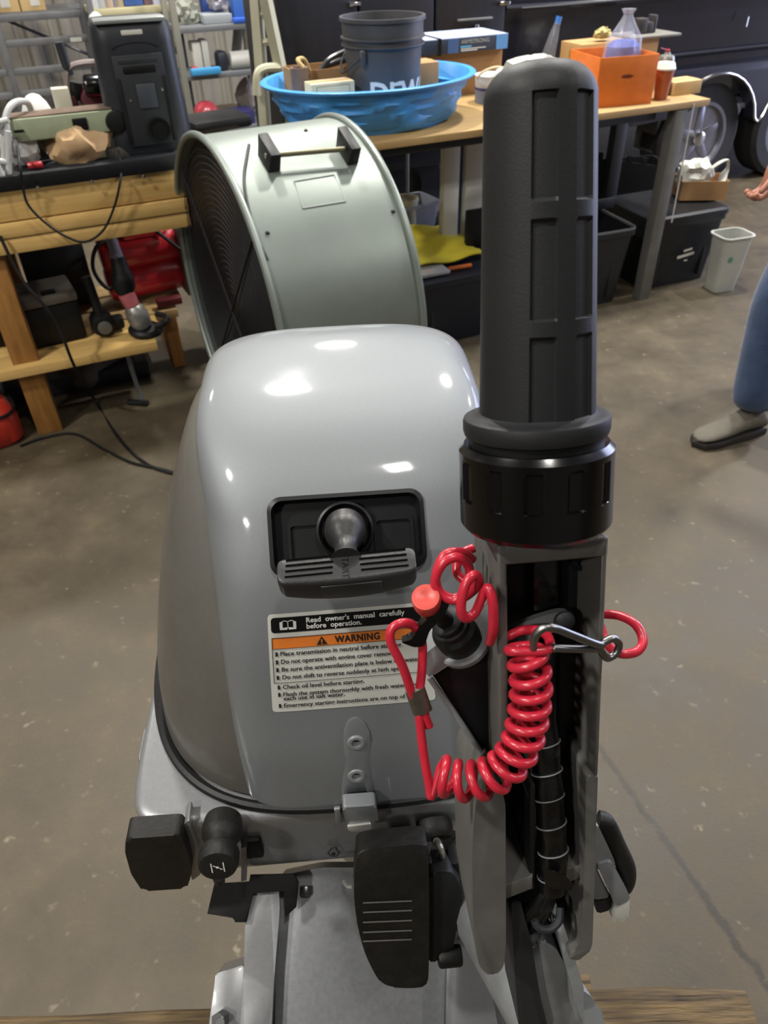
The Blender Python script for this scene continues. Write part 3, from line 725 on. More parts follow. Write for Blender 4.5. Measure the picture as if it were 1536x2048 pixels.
for c_ in cols: tl += [c_ - HWD - .5, c_ - HWD + 1.6, c_, c_ + HWD - 1.6, c_ + HWD + .5, c_ + 22.5, c_ + HWD + 5]
tl += [k * 4.0 for k in range(90) if all(abs((k * 4.0 - c_ + 180) % 360 - 180) > HWD + 3 for c_ in cols)]
tl = sorted(set(round(t % 360, 3) for t in tl))
def in_panel(u, th):
    if not any(a + .0008 < u < b - .0010 for a, b in rows): return False
    return any(abs((th - c_ + 180) % 360 - 180) < HWD - 1.2 for c_ in cols)
g = MB(TM); rings = []
for u in ul:
    q = grr(u); e = u - (u_top - GT)
    if e > 0: q = q - .013 + .013 * math.sqrt(max(0, 1 - (e / GT) ** 2)) if e < GT else q - .013
    rings.append([Vector((gc(u) + math.sin(R(t)) * (q - (.0016 if in_panel(u, t) else 0)), u, math.cos(R(t)) * (q - (.0016 if in_panel(u, t) else 0)))) for t in tl])
g.ring_loft(rings)
tiller = None
grip_o = ('grip', g)
# arm: a channel open towards the viewer
nF, nBk = .012, -.048
def tpn(px, py, n=nF): return tp(px, py, n)
sL, sR = sx_(996, 1200, nF), sx_(1213, 1200, nF)
uT = uu(1086, nF); wl = .0045
arm = MB(TM)
u_mid, u_low = uu(1520, nF), uu(1955, nF)
# left cheek: upper wall, then a broad plate that swells and ends rounded
lc = [(1004, 1090), (1004, 1560), (1012, 1600), (1012, 1880), (1008, 1935), (985, 1958), (962, 1948), (950, 1900), (942, 1780), (940, 1640), (960, 1600), (985, 1545), (988, 1090)]
LC = [tp(x, y, nF) for x, y in lc]
arm.box(((sL + wl / 2), (uT + uu(1560, nF)) / 2, (nF + nBk) / 2), (wl, uT - uu(1560, nF), nF - nBk), bev=.0012)
slab(arm, rounded([tp(x, y, nF) for x, y in [(990, 1555), (1011, 1600), (1012, 1880), (1008, 1935), (985, 1957), (958, 1935), (946, 1850), (944, 1700), (950, 1610)]], .006), (0, 0, nBk - nF), .004, 3)
# right wall, thicker rim below
slab(arm, [tp(x, y, nF) for x, y in [(1204, 1088), (1216, 1088), (1196, 1552), (1187, 1552)]], (0, 0, nBk - nF), .001)
slab(arm, rounded([tp(x, y, nF) for x, y in [(1172, 1552), (1196, 1546), (1191, 1700), (1185, 1890), (1174, 1915), (1140, 1924), (1140, 1908), (1162, 1896), (1170, 1700)]], .004), (0, 0, nBk - nF), .002, 2)
# top bridge and back wall
arm.box(((sL + sR) / 2, uT - .005, (nF + nBk) / 2), (sR - sL, .010, nF - nBk), bev=.0015)
arm.box(((sL + sR) / 2, (uT + uu(1830, nBk)) / 2, nBk + .002), (sR - sL, uT - uu(1830, nBk), .004), bev=.001)
tiller = arm.build('tiller_arm', M_greyd, motor, sharp=45, label='dark grey channel arm of the tiller')
grip = g.build('grip', M_rub, tiller, sharp=24, label='ribbed black rubber twist grip')
# flange and collar
fr = sx_(1213, 868) - sx_(928, 868); uf0, uf1 = uu(903, .03), uu(862, .02)
cF = (sx_(1213, 868) + sx_(928, 868)) / 2
MB(TM).lathe([(0, fr / 2 * .94), (.0008, fr / 2 * .98), (.003, fr / 2), (.0068, fr / 2), (.0082, fr / 2 * .985), (.0088, fr / 2 * .95), (.0090, fr / 2 * .90), (.0094, GR1 * 1.04), (.0104, GR1 * .99)], (cF, uf0, 0), (0, 1, 0), 64).build('grip_flange', M_rub, tiller)
cr = (sx_(1217, 1000) - sx_(922, 1000)) / 2; cC = (sx_(1217, 1000) + sx_(922, 1000)) / 2; uc0, uc1 = uu(1094, .03), uu(905, .02)
cl = MB(TM); rings = []; H = uc1 - uc0; segc = 140
for t in [0, .02, .06, .12, .38, .395, .42, .80, .82, .86, .93, .97, 1.0]:
    q = cr * (1 if .05 < t < .93 else (.93 + .07 * smooth((1.0 - t) / .07) if t >= .93 else .95 + .05 * smooth(t / .05)))
    ring = []
    for k in range(segc):
        th = 2 * math.pi * k / segc; ph = (th * 12 / (2 * math.pi)) % 1.0
        dd = .0016 if (.39 < t < .85 and .30 < ph < .70) else 0
        ring.append(Vector((cC + math.sin(th) * (q - dd), uc0 + H * t, math.cos(th) * (q - dd))))
    rings.append(ring)
cl.ring_loft(rings).build('throttle_collar', M_blackg, tiller, sharp=30, label='glossy black friction collar')
MB(TM).lathe([(0, cr * .86), (uf0 - uc1 + .004, cr * .88)], (cC, uc1 - .002, 0), (0, 1, 0), 48).build('collar_neck', M_black, tiller)
# inner black plates, ribs and bosses of the channel
inn = MB(TM); inn.box(((sL + sR) / 2, (uT + uu(1560, nF)) / 2, nBk + .005), (sR - sL - .008, uT - uu(1560, nF) - .01, .003)); inn.build('channel_liner', M_inner, tiller)
for (x0, x1, y0, y1, n) in ((1008, 1065, 1128, 1255, -.018), (1066, 1118, 1100, 1240, -.010), (1120, 1180, 1110, 1500, -.022)):
    a, b = tp(x0, y0, n), tp(x1, y1, n); MB(TM).box(((a.x + b.x) / 2, (a.y + b.y) / 2, (n + nBk) / 2 + .001), (abs(b.x - a.x), abs(a.y - b.y), n - nBk), bev=.002).build('channel_block', M_inner if n != -.010 else M_blackg, tiller)
sp_ = MB(TM); slab(sp_, rounded([tp(x, y, -.004) for x, y in [(1010, 1262), (1060, 1240), (1110, 1225), (1135, 1222), (1145, 1240), (1135, 1260), (1090, 1268), (1040, 1290), (1015, 1285)]], .004), (0, 0, -.004), .001); spl = sp_.build('strap_plate', M_grey, tiller)
for (x, y) in ((1128, 1240), (1030, 1272)):
    c = tp(x, y, -.003); MB(TM).lathe([(0, .0052), (.002, .005), (.0032, .0035), (.0034, .001)], c, (0, 0, 1), 20).build('plate_screw', M_dark, spl)
for (x, y) in ((1150, 1525), (1160, 1120)):
    c = tp(x, y, -.018); MB(TM).lathe([(-.012, .0055), (.002, .0052), (.004, .0035), (.004, .0022), (.0, .002)], c, (0, 0, 1), 20).build('screw_boss', M_black, tiller)
for pts in ([(1010, 1772), (1066, 1752), (1066, 1778), (1010, 1800)], [(1128, 1740), (1176, 1730), (1176, 1752), (1130, 1768)]):
    rb = MB(TM); slab(rb, [tp(x, y, .006) for x, y in pts], (0, 0, nBk - .006), .001); rb.build('cross_rib', M_greyd, tiller)
iw = MB(TM); a = tp(1066, 1570, .004); b = tp(1066, 1780, .004); iw.box((a.x, (a.y + b.y) / 2, (nBk + .004) / 2), (.003, a.y - b.y, .004 - nBk), bev=.001); iw.build('inner_web', M_black, tiller)
# taped wiring harness
hp = catmull([tp(1085, 1280, -.012), tp(1083, 1400, -.008), tp(1092, 1520, -.004), tp(1100, 1620, 0), tp(1106, 1700, .002), tp(1104, 1775, .003)], 10)
har = MB(TM).tube(hp, lambda t: .0078 + .0003 * math.sin(t * 40), 18).build('wire_harness', M_tape, tiller, label='wire bundle wrapped in shiny black tape')
for k, py in enumerate((1500, 1550, 1595, 1645, 1695, 1745)):
    i = min(range(len(hp)), key=lambda j: abs((hp[j] - tp(1098, py, 0)).y)); d = (hp[min(i + 1, len(hp) - 1)] - hp[max(i - 1, 0)]).normalized(); x, y, _ = basis(d + Vector((.12, 0, .25)))
    MB(TM).tube([hp[i] + (x * math.cos(a * math.pi / 12) + y * math.sin(a * math.pi / 12)) * .0083 for a in range(24)], .0004, 5, closed=True).build('tape_edge', mat('tape_edge_shine', '#77777a', .4), har)  # shine along the tape edges, painted as thin pale rings
fl = MB(TM); slab(fl, [tp(1085, 1735, .013), tp(1132, 1752, .016), tp(1148, 1772, .017), tp(1140, 1782, .017), tp(1092, 1775, .013)], (0, 0, -.0008)); fl.build('tape_flap', M_tape, har)
for dx, r_ in ((-14, .003), (0, .004), (12, .003)):
    MB(TM).tube(catmull([tp(1102 + dx * .3, 1775, .003), tp(1085 + dx, 1810, .0), tp(1060 + dx * 1.3, 1850, -.02), tp(1046 + dx, 1900, -.05)], 6), r_, 10).build('cable', M_black, har)
rg = MB(TM).tube(catmull([tp(1068, 1840, .008), tp(1078, 1856, .010), tp(1100, 1858, .010), tp(1118, 1842, .008), tp(1120, 1815, .004)], 6), .0022, 10); rg.build('cable_loop', M_dark, tiller)
# steering bracket that carries the arm
bk = MB(TM)
slab(bk, rounded([tp(x, y, -.012) for x, y in [(1065, 1890), (1085, 1880), (1112, 1895), (1165, 2000), (1172, 2060), (1096, 2075), (1072, 2010)]], .006), (0, 0, -.03), .004)
brk = bk.build('steering_bracket', M_grey, tiller, label='light grey bracket carrying the tiller')
b2 = MB(TM); slab(b2, rounded([tp(x, y, .004) for x, y in [(1112, 1850), (1126, 1846), (1168, 1975), (1166, 2050), (1150, 2040), (1146, 1985)]], .004), (0, 0, -.045), .003); b2.build('bracket_cheek', M_grey, tiller)
b3 = MB(TM); slab(b3, rounded([tp(x, y, -.004) for x, y in [(1022, 1800), (1040, 1800), (1062, 1880), (1080, 1990), (1100, 2070), (1040, 2070), (1030, 1960)]], .006), (0, 0, -.04), .004); b3.build('bracket_cheek', M_dark, tiller)
b4 = MB(TM); a = tp(1125, 2065, -.03); bq = TI @ (MM @ Vector((.12, .02, .66))); b4.tube([a, a * .5 + bq * .5, bq], lambda t: .03 + .012 * t, 16); b4.build('bracket_neck', M_grey, tiller)
# kill switch bracket on the left of the arm
ks = MB(TM)
slab(ks, rounded([tp(x, y, -.012) for x, y in [(1000, 1175), (1000, 1265), (975, 1281), (862, 1354), (846, 1346), (841, 1318), (868, 1292), (920, 1272), (955, 1225)]], .004), (0, 0, -.022), .004, 3)
kbk = ks.build('switch_bracket', mat('bracket_grey', '#85888a', .42, .2), tiller)
gu = MB(TM); slab(gu, [tp(x, y, -.016) for x, y in [(866, 1352), (985, 1285), (992, 1520), (960, 1500)]], (0, 0, -.012), .001); gu.build('bracket_web', M_inner, tiller)
MB(TM).tube([tp(858, 1354, -.012), tp(908, 1425, -.013), tp(962, 1505, -.014)], .0016, 8).build('web_edge', M_grey, tiller)
kc_ = tp(914, 1268, -.016); kax = Vector((-.42, .80, .42))
MB(TM).lathe([(-.006, .0118), (0, .0122), (.005, .0117), (.007, .0098), (.010, .0094), (.0105, .0082), (.014, .0080), (.015, .006)], kc_, kax, 32).build('switch_body', M_black, kbk)
MB(TM).lathe([(-.009, .0150), (-.006, .0152), (-.005, .0140)], kc_, kax, 32).build('switch_ring', M_grey, kbk)
bc = tp(853, 1200, .004); bax = Vector((-.16, .74, .65))
MB(TM).lathe([(-.007, .0062), (-.003, .0068), (.002, .0070), (.0038, .0064), (.0040, .0052), (.0030, .0030), (.0028, .0003)], bc, bax, 28).build('stop_button', M_btn, kbk, label='round red engine stop button')
MB(TM).cyl(bc - bax.normalized() * .006, kc_ + kax.normalized() * .010, .0045, seg=16).build('switch_stem', M_black, kbk)
# plug on the right of the arm
pl0 = MB(TM); slab(pl0, rounded([tp(x, y, -.02) for x, y in [(1186, 1655), (1196, 1650), (1228, 1718), (1232, 1735), (1192, 1740), (1186, 1735)]], .003), (0, 0, -.014), .002); plug = pl0.build('wiring_plug', M_grey, tiller, label='grey electrical plug')
for pts, nm, m_, n in (([(1194, 1730), (1222, 1722), (1256, 1785), (1262, 1800), (1232, 1815), (1212, 1770)], 'plug_socket', M_grey, -.018), ([(1186, 1738), (1192, 1735), (1220, 1795), (1186, 1800)], 'plug_side', M_grey, -.020),
                       ([(1188, 1800), (1222, 1792), (1222, 1820), (1194, 1828)], 'plug_dark_side', M_dark, -.022), ([(1230, 1806), (1260, 1795), (1257, 1838), (1232, 1848), (1220, 1830)], 'plug_end', M_white, -.020)):  # the piece below plug_side is dark plastic
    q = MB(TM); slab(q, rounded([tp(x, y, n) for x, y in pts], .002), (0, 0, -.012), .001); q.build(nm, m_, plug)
MB(TM).tube(catmull([tp(1196, 1640, -.028), tp(1212, 1648, -.027), tp(1232, 1690, -.027), tp(1252, 1735, -.028), tp(1250, 1765, -.03), tp(1240, 1775, -.034)], 6), .0058, 14).build('plug_sleeve', M_rubd, plug)

# ================================================================== red stop-switch lanyard
lan = thing('stop_switch_lanyard', 'red coiled stop-switch cord hanging on the tiller arm', 'lanyard', TM @ tp(1040, 1600, .02))
cr_ = .0023
def cord(pts, per=8, r=cr_, seg=12): return MB(TM).tube(catmull([tp(*p) for p in pts], per), r, seg)
# coil along a hanging arc
axp = catmull([tp(*p) for p in [(872, 1545, .018), (912, 1560, .022), (960, 1560, .026), (1010, 1535, .028), (1042, 1488, .028), (1056, 1435, .027), (1062, 1380, .026), (1058, 1330, .025), (1050, 1290, .023)]], 24)
turns, ns = 12.5, 640; cum = [0.0]
for a, b in zip(axp, axp[1:]): cum.append(cum[-1] + (b - a).length)
def along(t):
    d = t * cum[-1]
    for i in range(len(cum) - 1):
        if cum[i + 1] >= d: k = (d - cum[i]) / (cum[i + 1] - cum[i] or 1); return axp[i].lerp(axp[i + 1], k), (axp[min(i + 2, len(axp) - 1)] - axp[max(i - 1, 0)]).normalized()
    return axp[-1], (axp[-1] - axp[-2]).normalized()
cp = []
for i in range(ns + 1):
    t = i / ns; c, d = along(t); nx_ = Vector((0, 0, 1)); nx_ = (nx_ - d * nx_.dot(d)).normalized(); ny_ = d.cross(nx_)
    a = 2 * math.pi * turns * t + 2.2; rad = .0080
    cp.append(c + nx_ * math.cos(a) * rad + ny_ * math.sin(a) * rad)
head = catmull([tp(838, 1425, .006), tp(846, 1500, .010), tp(858, 1570, .014), tp(864, 1592, .016)] + [cp[6]], 8)[:-1]
tail = catmull([cp[-8], cp[-1], tp(1093, 1300, .030), tp(1098, 1278, .022), tp(1080, 1262, .014), tp(1040, 1262, .008), tp(1000, 1282, .006)], 8)[8:]
MB(TM).tube(head + cp[6:] + tail, cr_, 10).build('coiled_cord', M_cord, lan, sharp=None)
cord([(826, 1395, .006), (806, 1335, .008), (782, 1285, .008), (784, 1258, .007), (806, 1246, .006), (830, 1254, .003), (844, 1285, .002), (844, 1335, .003), (838, 1390, .006)]).build('end_loop', M_cord, lan, sharp=None)
cord([(846, 1400, .006), (850, 1430, .006), (858, 1453, .006)]).build('cord_end', M_cord, lan, sharp=None)
cm = MB(TM); a, b = tp(822, 1378, .006), tp(838, 1424, .006); cm.tube([a + (b - a) * k / 6 + Vector((.0018, 0, 0)) for k in range(7)], .0050, 20, flat=.55)
cm.build('crimp_sleeve', mat('crimp_metal', '#8d8a80', .35, .9, col2='#6d6a62', scale=80, mix=.2), lan)
cord([(948, 1096, -.02), (920, 1110, -.018), (914, 1145, -.012), (935, 1165, -.008)]).build('cord_turn', M_cord, lan, sharp=None)
cord([(946, 1120, -.01), (925, 1105, -.008), (890, 1110, -.006), (872, 1150, -.004), (880, 1185, -.002), (912, 1196, .0), (935, 1175, .0), (938, 1135, .0), (915, 1115, .002), (885, 1128, .003), (870, 1165, .003), (885, 1192, .004), (915, 1200, .006), (945, 1182, .010), (958, 1162, .013), (948, 1150, .016), (930, 1172, .018), (922, 1215, .019), (930, 1236, .018), (950, 1225, .016), (968, 1185, .016), (978, 1178, .018), (986, 1210, .020), (986, 1260, .018), (980, 1285, .012)], 6).build('cord_turn', M_cord, lan, sharp=None)
cord([(1204, 1228, -.012), (1240, 1232, -.006), (1272, 1250, .002), (1286, 1280, .008), (1275, 1302, .012), (1245, 1308, .014), (1222, 1296, .014), (1208, 1275, .008), (1203, 1255, -.01)]).build('side_loop', M_cord, lan, sharp=None)
# clip that pulls the switch
cpx = MB(TM); slab(cpx, rounded([tp(x, y, .000) for x, y in [(798, 1272), (820, 1268), (838, 1240), (885, 1192), (896, 1195), (888, 1215), (856, 1250), (846, 1280), (826, 1283)]], .002), (0, 0, .006), .0015); clip = cpx.build('switch_clip', M_blackg, lan, label='black plastic stop-switch clip')
for (x, y) in ((868, 1228), (880, 1216), (856, 1240)): MB(TM).cyl(tp(x, y, .004), tp(x + 9, y + 6, .004), .0022, seg=10).build('clip_rib', M_blackg, clip)
# wire snap hook
hk = MB(TM); hk.tube(catmull([tp(*p) for p in [(1066, 1300, .030), (1070, 1274, .033), (1086, 1257, .034), (1108, 1256, .034), (1150, 1272, .030), (1198, 1290, .024), (1208, 1284, .022), (1226, 1277, .020), (1238, 1288, .018), (1232, 1306, .018), (1216, 1316, .020), (1206, 1308, .022), (1196, 1298, .023), (1160, 1298, .026), (1104, 1296, .030)]], 7), .0019, 10)
hk.build('snap_hook', M_steel, lan, sharp=None, label='bent steel wire snap hook')

# ================================================================== timber beam of the stand
M_beam = mat('weathered_timber', '#75603f', .8, col2='#2c2419', scale=16, mix=.3, stretch=(.5, 9, 9), bump=1.0, bscale=40)
BZ = .575; q0, q1 = onz(60, 2036, BZ), onz(1490, 1968, BZ)
bdir = (Vector((q1.x, q1.y, 0)) - Vector((q0.x, q0.y, 0))).normalized(); bnr = Vector((-bdir.y, bdir.x, 0))
b_end = onz(1490, 1968, BZ); BM_ = frame(Vector((b_end.x, b_end.y, 0)), bdir, bnr, Vector((0, 0, 1)))
st_t = thing('timber_stand', 'weathered timber beam on posts that carries the outboard motor', 'timber stand', Vector((0, b_end.y - .05, 0)))
bmx = MB(BM_); Lb = 1.35; rings = []
for k in range(15):
    x = -Lb + Lb * k / 14; e = .010 if k in (0, 14) else 0
    rings.append([(x, p[0] + random.uniform(-.0015, .0015), p[1] + random.uniform(-.0015, .0015)) for p in rrect(.115 - e, .115 - e, .016, 4, -.052, BZ - .056)])
bmx.ring_loft(rings).build('beam', M_beam, st_t)
for x in (-.10, -1.2): MB(BM_).box((x, -.055, (BZ - .112) / 2), (.09, .09, BZ - .112), bev=.004).build('post', M_beam, st_t)
for x in (-.10, -1.2): MB(BM_).box((x, -.055, .03), (.09, .5, .06), bev=.004).build('foot', M_beam, st_t)

# ================================================================== background
from mathutils import noise as mnoise
SF = frame(Vector((0, 0, 0)), UV[0], UV[1], Vector((0, 0, 1)))       # shop space: x along the tables, y into the depth, z up
SI = SF.inverted()
def at(px, py, v): return SI @ onv(px, py, v)                        # (u, v, z) on the upright plane v
def fl_(px, py, z=0.0): return SI @ onz(px, py, z)                   # (u, v, z) on a level plane
def sthing(name, label, cat, p, rot=0.0, group=None):
    """a thing whose Empty stands at shop point p, turned rot against the shop"""
    return thing(name, label, cat, SF @ Vector(p), SHOP + rot, group)
def SB(t): return MB(WM[t.name])
def lump(mb, c, r, sc=(1, 1, 1), amp=.25, freq=6, seed=0, sub=3, flat=True, sharpen=0):
    q = bmesh.ops.create_icosphere(mb.bm, subdivisions=sub, radius=1.0)
    for v in q['verts']:
        d = v.co.normalized(); n = mnoise.fractal(d * freq * .35 + Vector((seed * 7.3, seed * 3.1, 0)), .8, 2.0, 4)
        n2 = mnoise.cell(d * freq * .5 + Vector((seed, 0, 0))) - .5
        k = r * (1 + amp * n + sharpen * n2); p = Vector((d.x * sc[0] * k, d.y * sc[1] * k, d.z * sc[2] * k))
        if flat: p.z = max(p.z, -r * sc[2] * .75)
        v.co = p + Vector(c)
    mb._t(q['verts']); return mb
VB, VT = 2.72, 2.755

# ---- wooden workbench on the left
BT = .925
bench = sthing('workbench', 'wooden workbench with a black-edged top under the loudspeaker', 'workbench', (-.4, VB + .4, 0))
b = MB(SF); bu0, bu1 = -1.9, .435
b.box(((bu0 + bu1) / 2, VB + .42, BT - .02), (bu1 - bu0, .80, .036), bev=.002).build('top', M_dark, bench)
MB(SF).box(((bu0 + bu1) / 2, VB + .008, BT - .02), (bu1 - bu0, .016, .044), bev=.002).build('edge_strip', M_black, bench)
for px, py in ((75, 376), (183, 364), (287, 353)): c = at(px, py, VB - .002); MB(SF).lathe([(0, .007), (.003, .006), (.004, .001)], c, (0, -1, 0), 12).build('bolt', M_chrome, bench)
for (y0, y1, dv, nm) in ((BT - .042, .790, .022, 'apron_board'), (.786, .742, .010, 'apron_board'), (.739, .690, .016, 'apron_board')):
    MB(SF).box(((bu0 + bu1) / 2, VB + dv + .019, (y0 + y1) / 2), (bu1 - bu0, .038, abs(y0 - y1)), bev=.003).build(nm, M_pine, bench)
lg = fl_(100, 852)
for (u, v) in ((lg.x, VB + .09), (bu1 - .08, VB + .75), (lg.x, VB + .75), (-1.8, VB + .09), (-1.8, VB + .75)):
    MB(SF).box((u, v, .37), (.088, .088, .74), bev=.004).build('leg', M_leg, bench)
SHZ = .30
MB(SF).box((-.85, VB + .40, .16), (1.0, .5, .03), bev=.002).build('low_shelf', M_dark, bench)
for k, (v, m_) in enumerate(((VB + .07, M_pine), (VB + .20, M_pine), (VB + .33, M_ply), (VB + .46, M_ply), (VB + .59, M_ply))):
    uend = [at(318, 700, VB).x, at(335, 690, VB).x, .36, .40, .40][k]
    MB(SF).box(((-.35 + uend) / 2, v, SHZ - .02 + .001 * k), (uend + .35, .118, .036), bev=.003).build('shelf_plank', m_, bench)
MB(SF).box((.33, VB + .5, .14), (.05, .3, .27), bev=.003).build('shelf_post', M_leg, bench)
# ---- loudspeaker
sb = at(322, 327, VB + .06); spk = sthing('loudspeaker', 'tall black portable loudspeaker seen from behind, on the workbench', 'loudspeaker', (sb.x, VB + .19, BT), R(-4))
SW, SH_, SD = .268, at(290, 38, VB + .10).z - BT, .24; rings = []
for k in range(13):
    t = k / 12; w = SW * (1 - .10 * t) ; d = SD * (1 - .12 * t); e = 0 if 0 < k < 12 else .02
    if k == 11: e = .004
    z = SH_ * (t if k not in (11,) else .965); rings.append([(p[0], p[1], z) for p in rrect(w - e, d - e, .05 - e * .5, 6, 0, 0)])
SB(spk).ring_loft(rings).build('cabinet', mat('speaker_black', '#1d1f24', .45, col2='#24272d', scale=40, mix=.3), spk, sharp=50)
yf = lambda z: -(SD * (1 - .12 * z / SH_)) / 2
SB(spk).box((.0, -SD * .30, SH_ + .001), (SW * .80, .09, .012), bev=.005).build('top_trim', mat('speaker_silver', '#8d918f', .35, .4), spk)
SB(spk).box((0, yf(.42) - .001, SH_ - .03), (.065, .006, .014), bev=.003).build('badge', M_white, spk)
el = SB(spk); el.lathe([(0, 1.0), (.004, 1.0), (.004, .9), (.0005, .86)], (0, 0, 0), (0, -1, 0), 40)
for v in el.bm.verts: pass
for v in el.bm.verts:
    q = WM[spk.name].inverted() @ v.co; q = Vector((q.x * .075, q.y + yf(.375) + .001, q.z * .024 + SH_ - .08)); v.co = WM[spk.name] @ q
el.build('handle_recess', M_lblk, spk)
fp_ = SB(spk); fp_.box((0, yf(.16) - .004, .155), (.155, .012, .26), bev=.004); fp_.build('rear_panel', M_dark, spk)
SB(spk).box((.0, yf(.27) - .012, .268), (.12, .008, .016), bev=.003).build('panel_ridge', M_dark, spk)
SB(spk).box((.0, yf(.25) - .012, .244), (.10, .010, .020), bev=.004).build('panel_ridge', M_lblk, spk)
SB(spk).box((.008, yf(.17) - .013, .170), (.06, .008, .070), bev=.004).build('cover_plate', mat('speaker_grey', '#363b42', .5), spk)
for sx in (-.072, .072): SB(spk).box((sx, yf(.13) - .008, .13), (.012, .012, .19), bev=.003).build('panel_rib', M_black, spk)
SB(spk).lathe([(0, .036), (.006, .036), (.005, .030), (-.02, .026)], (.025, yf(.06) - .010, .070), (0, -1, 0), 28).build('bass_port', M_lblk, spk)
for sx, z in ((-.045, .16), (.058, .185)): SB(spk).lathe([(0, .005), (.002, .004), (.0025, .001)], (sx, yf(.2) - .012, z), (0, -1, 0), 10).build('screw', M_chrome, spk)
# ---- belt sander
sv = VB + .13; sa = at(120, 235, sv); snd = sthing('belt_sander', 'pale green bench belt sander with a brown belt', 'belt sander', (sa.x, sv, BT), 0)
p0, p1 = at(20, 250, sv), at(222, 225, sv); LX = p1.x - p0.x; zc = p0.z - .01 - BT; x0 = p0.x - sa.x
M_sgreen = mat('machine_green', '#9aa286', .5, col2='#8b9377', scale=20, mix=.3)
ol = [(x0 + .012, zc - .032), (x0 + LX, zc - .030), (x0 + LX, zc + .030), (x0 + .012, zc + .032), (x0, zc + .020), (x0 - .002, zc), (x0, zc - .020)]
FX = frame(Vector((0, 0, 0)), Vector((1, 0, 0)), Vector((0, 0, 1)), Vector((0, -1, 0)))
SB(snd).prism(ol, -.05, .05, M=FX, bev=.004).build('arm', M_sgreen, snd)
belt = SB(snd); belt.tube([(x0 + .02, 0, zc + .036), (x0 + LX - .01, 0, zc + .034)], .001, 4); belt.box((x0 + LX / 2, 0, zc + .034), (LX + .0, .085, .004), bev=.0015); belt.build('belt', mat('belt_brown', '#6d5a4c', .9, col2='#5a4a40', scale=30, mix=.3), snd)
SB(snd).box((x0 + LX * .66, -.050, zc), (.045, .012, .036), bev=.004).build('window', M_lblk, snd)
SB(snd).box((x0 + .02, -.051, zc), (.03, .006, .006), bev=.001).build('slot', M_lblk, snd)
SB(snd).cyl((x0 + LX + .005, .06, zc - .005), (x0 + LX + .005, -.055, zc - .005), .034, seg=24, bev=.006).build('drive_drum', M_black, snd)
md = SB(snd); md.cyl((x0 + LX - .01, .06, zc - .09), (x0 + LX - .01, -.03, zc - .09), .05, seg=24, bev=.01); md.box((x0 + LX - .01, .0, (zc - .09) / 2), (.08, .09, zc - .07), bev=.01); md.build('motor_housing', mat('grimy_metal', '#3c3a36', .6, .3, col2='#56524a', scale=20, mix=.2), snd)
SB(snd).box((x0 + LX - .06, .02, .012), (.24, .12, .024), bev=.005).build('base', M_sgreen, snd)
# the sander's power cord hangs in a loop over the apron
cs = at(48, 340, VB - .02)
cord_pts = [SI @ (WM[snd.name] @ Vector((x0 + .006, -.05, zc - .02))), at(40, 330, VB - .02), at(46, 375, VB - .02), at(60, 415, VB - .02), at(110, 460, VB - .02), at(165, 484, VB - .02), at(205, 462, VB - .02), at(228, 415, VB - .02), at(240, 365, VB - .02), at(242, 335, VB + .02), at(236, 300, VB + .06)]
MB(SF).tube(catmull(cord_pts, 8), .0042, 8).solo('sander_cord', M_black, 'black power cord looping down in front of the bench apron', 'cord')
# ---- clutter on the bench
pb = at(172, 342, VB + .05); c = MB(SF); lump(c, (pb.x, VB + .11, BT + .05), .07, (1.35, .8, 1.0), .42, 5, 3, 3, sharpen=.0); c.solo('paper_bag', mat('kraft_paper', '#c2a37d', .85, col2='#ab8a62', scale=14, mix=.2), 'crumpled brown paper bag on the workbench', 'paper bag', sharp=45)
wb_ = at(50, 318, VB + .10); c = MB(SF); lump(c, (wb_.x, VB + .14, BT + .06), .07, (.75, .8, 1.1), .4, 5, 5, 3, sharpen=.0); c.solo('white_cloth', mat('white_cloth', '#c9c8c4', .8), 'bunched white cloth on the bench under the belt sander', 'cloth', sharp=25)
wq = at(72, 215, VB + .30); c = MB(SF); rings = []
for k, (w, z) in enumerate(((.062, 0), (.060, .03), (.052, .07), (.038, .11), (.022, .135), (.008, .142))): rings.append([(wq.x + math.cos(a * math.pi / 12) * w, VB + .34 + math.sin(a * math.pi / 12) * w * .9, BT + .045 + z * .85) for a in range(24)])
c.ring_loft(rings); c.box((wq.x, VB + .34, BT + .023), (.10, .09, .046), bev=.008); c.solo('white_lampshade', mat('shade_white', '#d2d1ce', .6), 'white cone-shaped shade standing behind the belt sander', 'lamp shade')
tp_w = [(10, 300), (14, 232), (32, 206), (56, 206), (70, 222), (72, 330)]
fr_ = sthing('tube_frame', 'white tubular metal frame at the left end of the bench', 'tube frame', (at(20, 350, VB + .06).x, VB + .1, BT))
M_wtube = mat('white_tube', '#b9bab8', .4)
MB(SF).tube(catmull([at(10, 352, VB + .07), at(8, 280, VB + .07), at(12, 232, VB + .08), at(26, 208, VB + .10), at(48, 203, VB + .14), at(60, 214, VB + .2), at(66, 250, VB + .24), at(70, 300, VB + .24)], 6), .010, 10).build('hoop', M_wtube, fr_)
MB(SF).tube([at(18, 356, VB + .05), at(16, 262, VB + .05)], .009, 10).build('upright', M_wtube, fr_)
MB(SF).tube([at(-20, 248, VB + .05), at(16, 240, VB + .05)], .009, 10).build('rail', M_wtube, fr_)
MB(SF).tube([at(-20, 318, VB + .05), at(20, 326, VB + .05)], .009, 10).build('rail', M_wtube, fr_)
MB(SF).tube([at(-6, 330, VB + .03), at(10, 362, VB + .03)], .009, 10).build('foot', M_wtube, fr_)
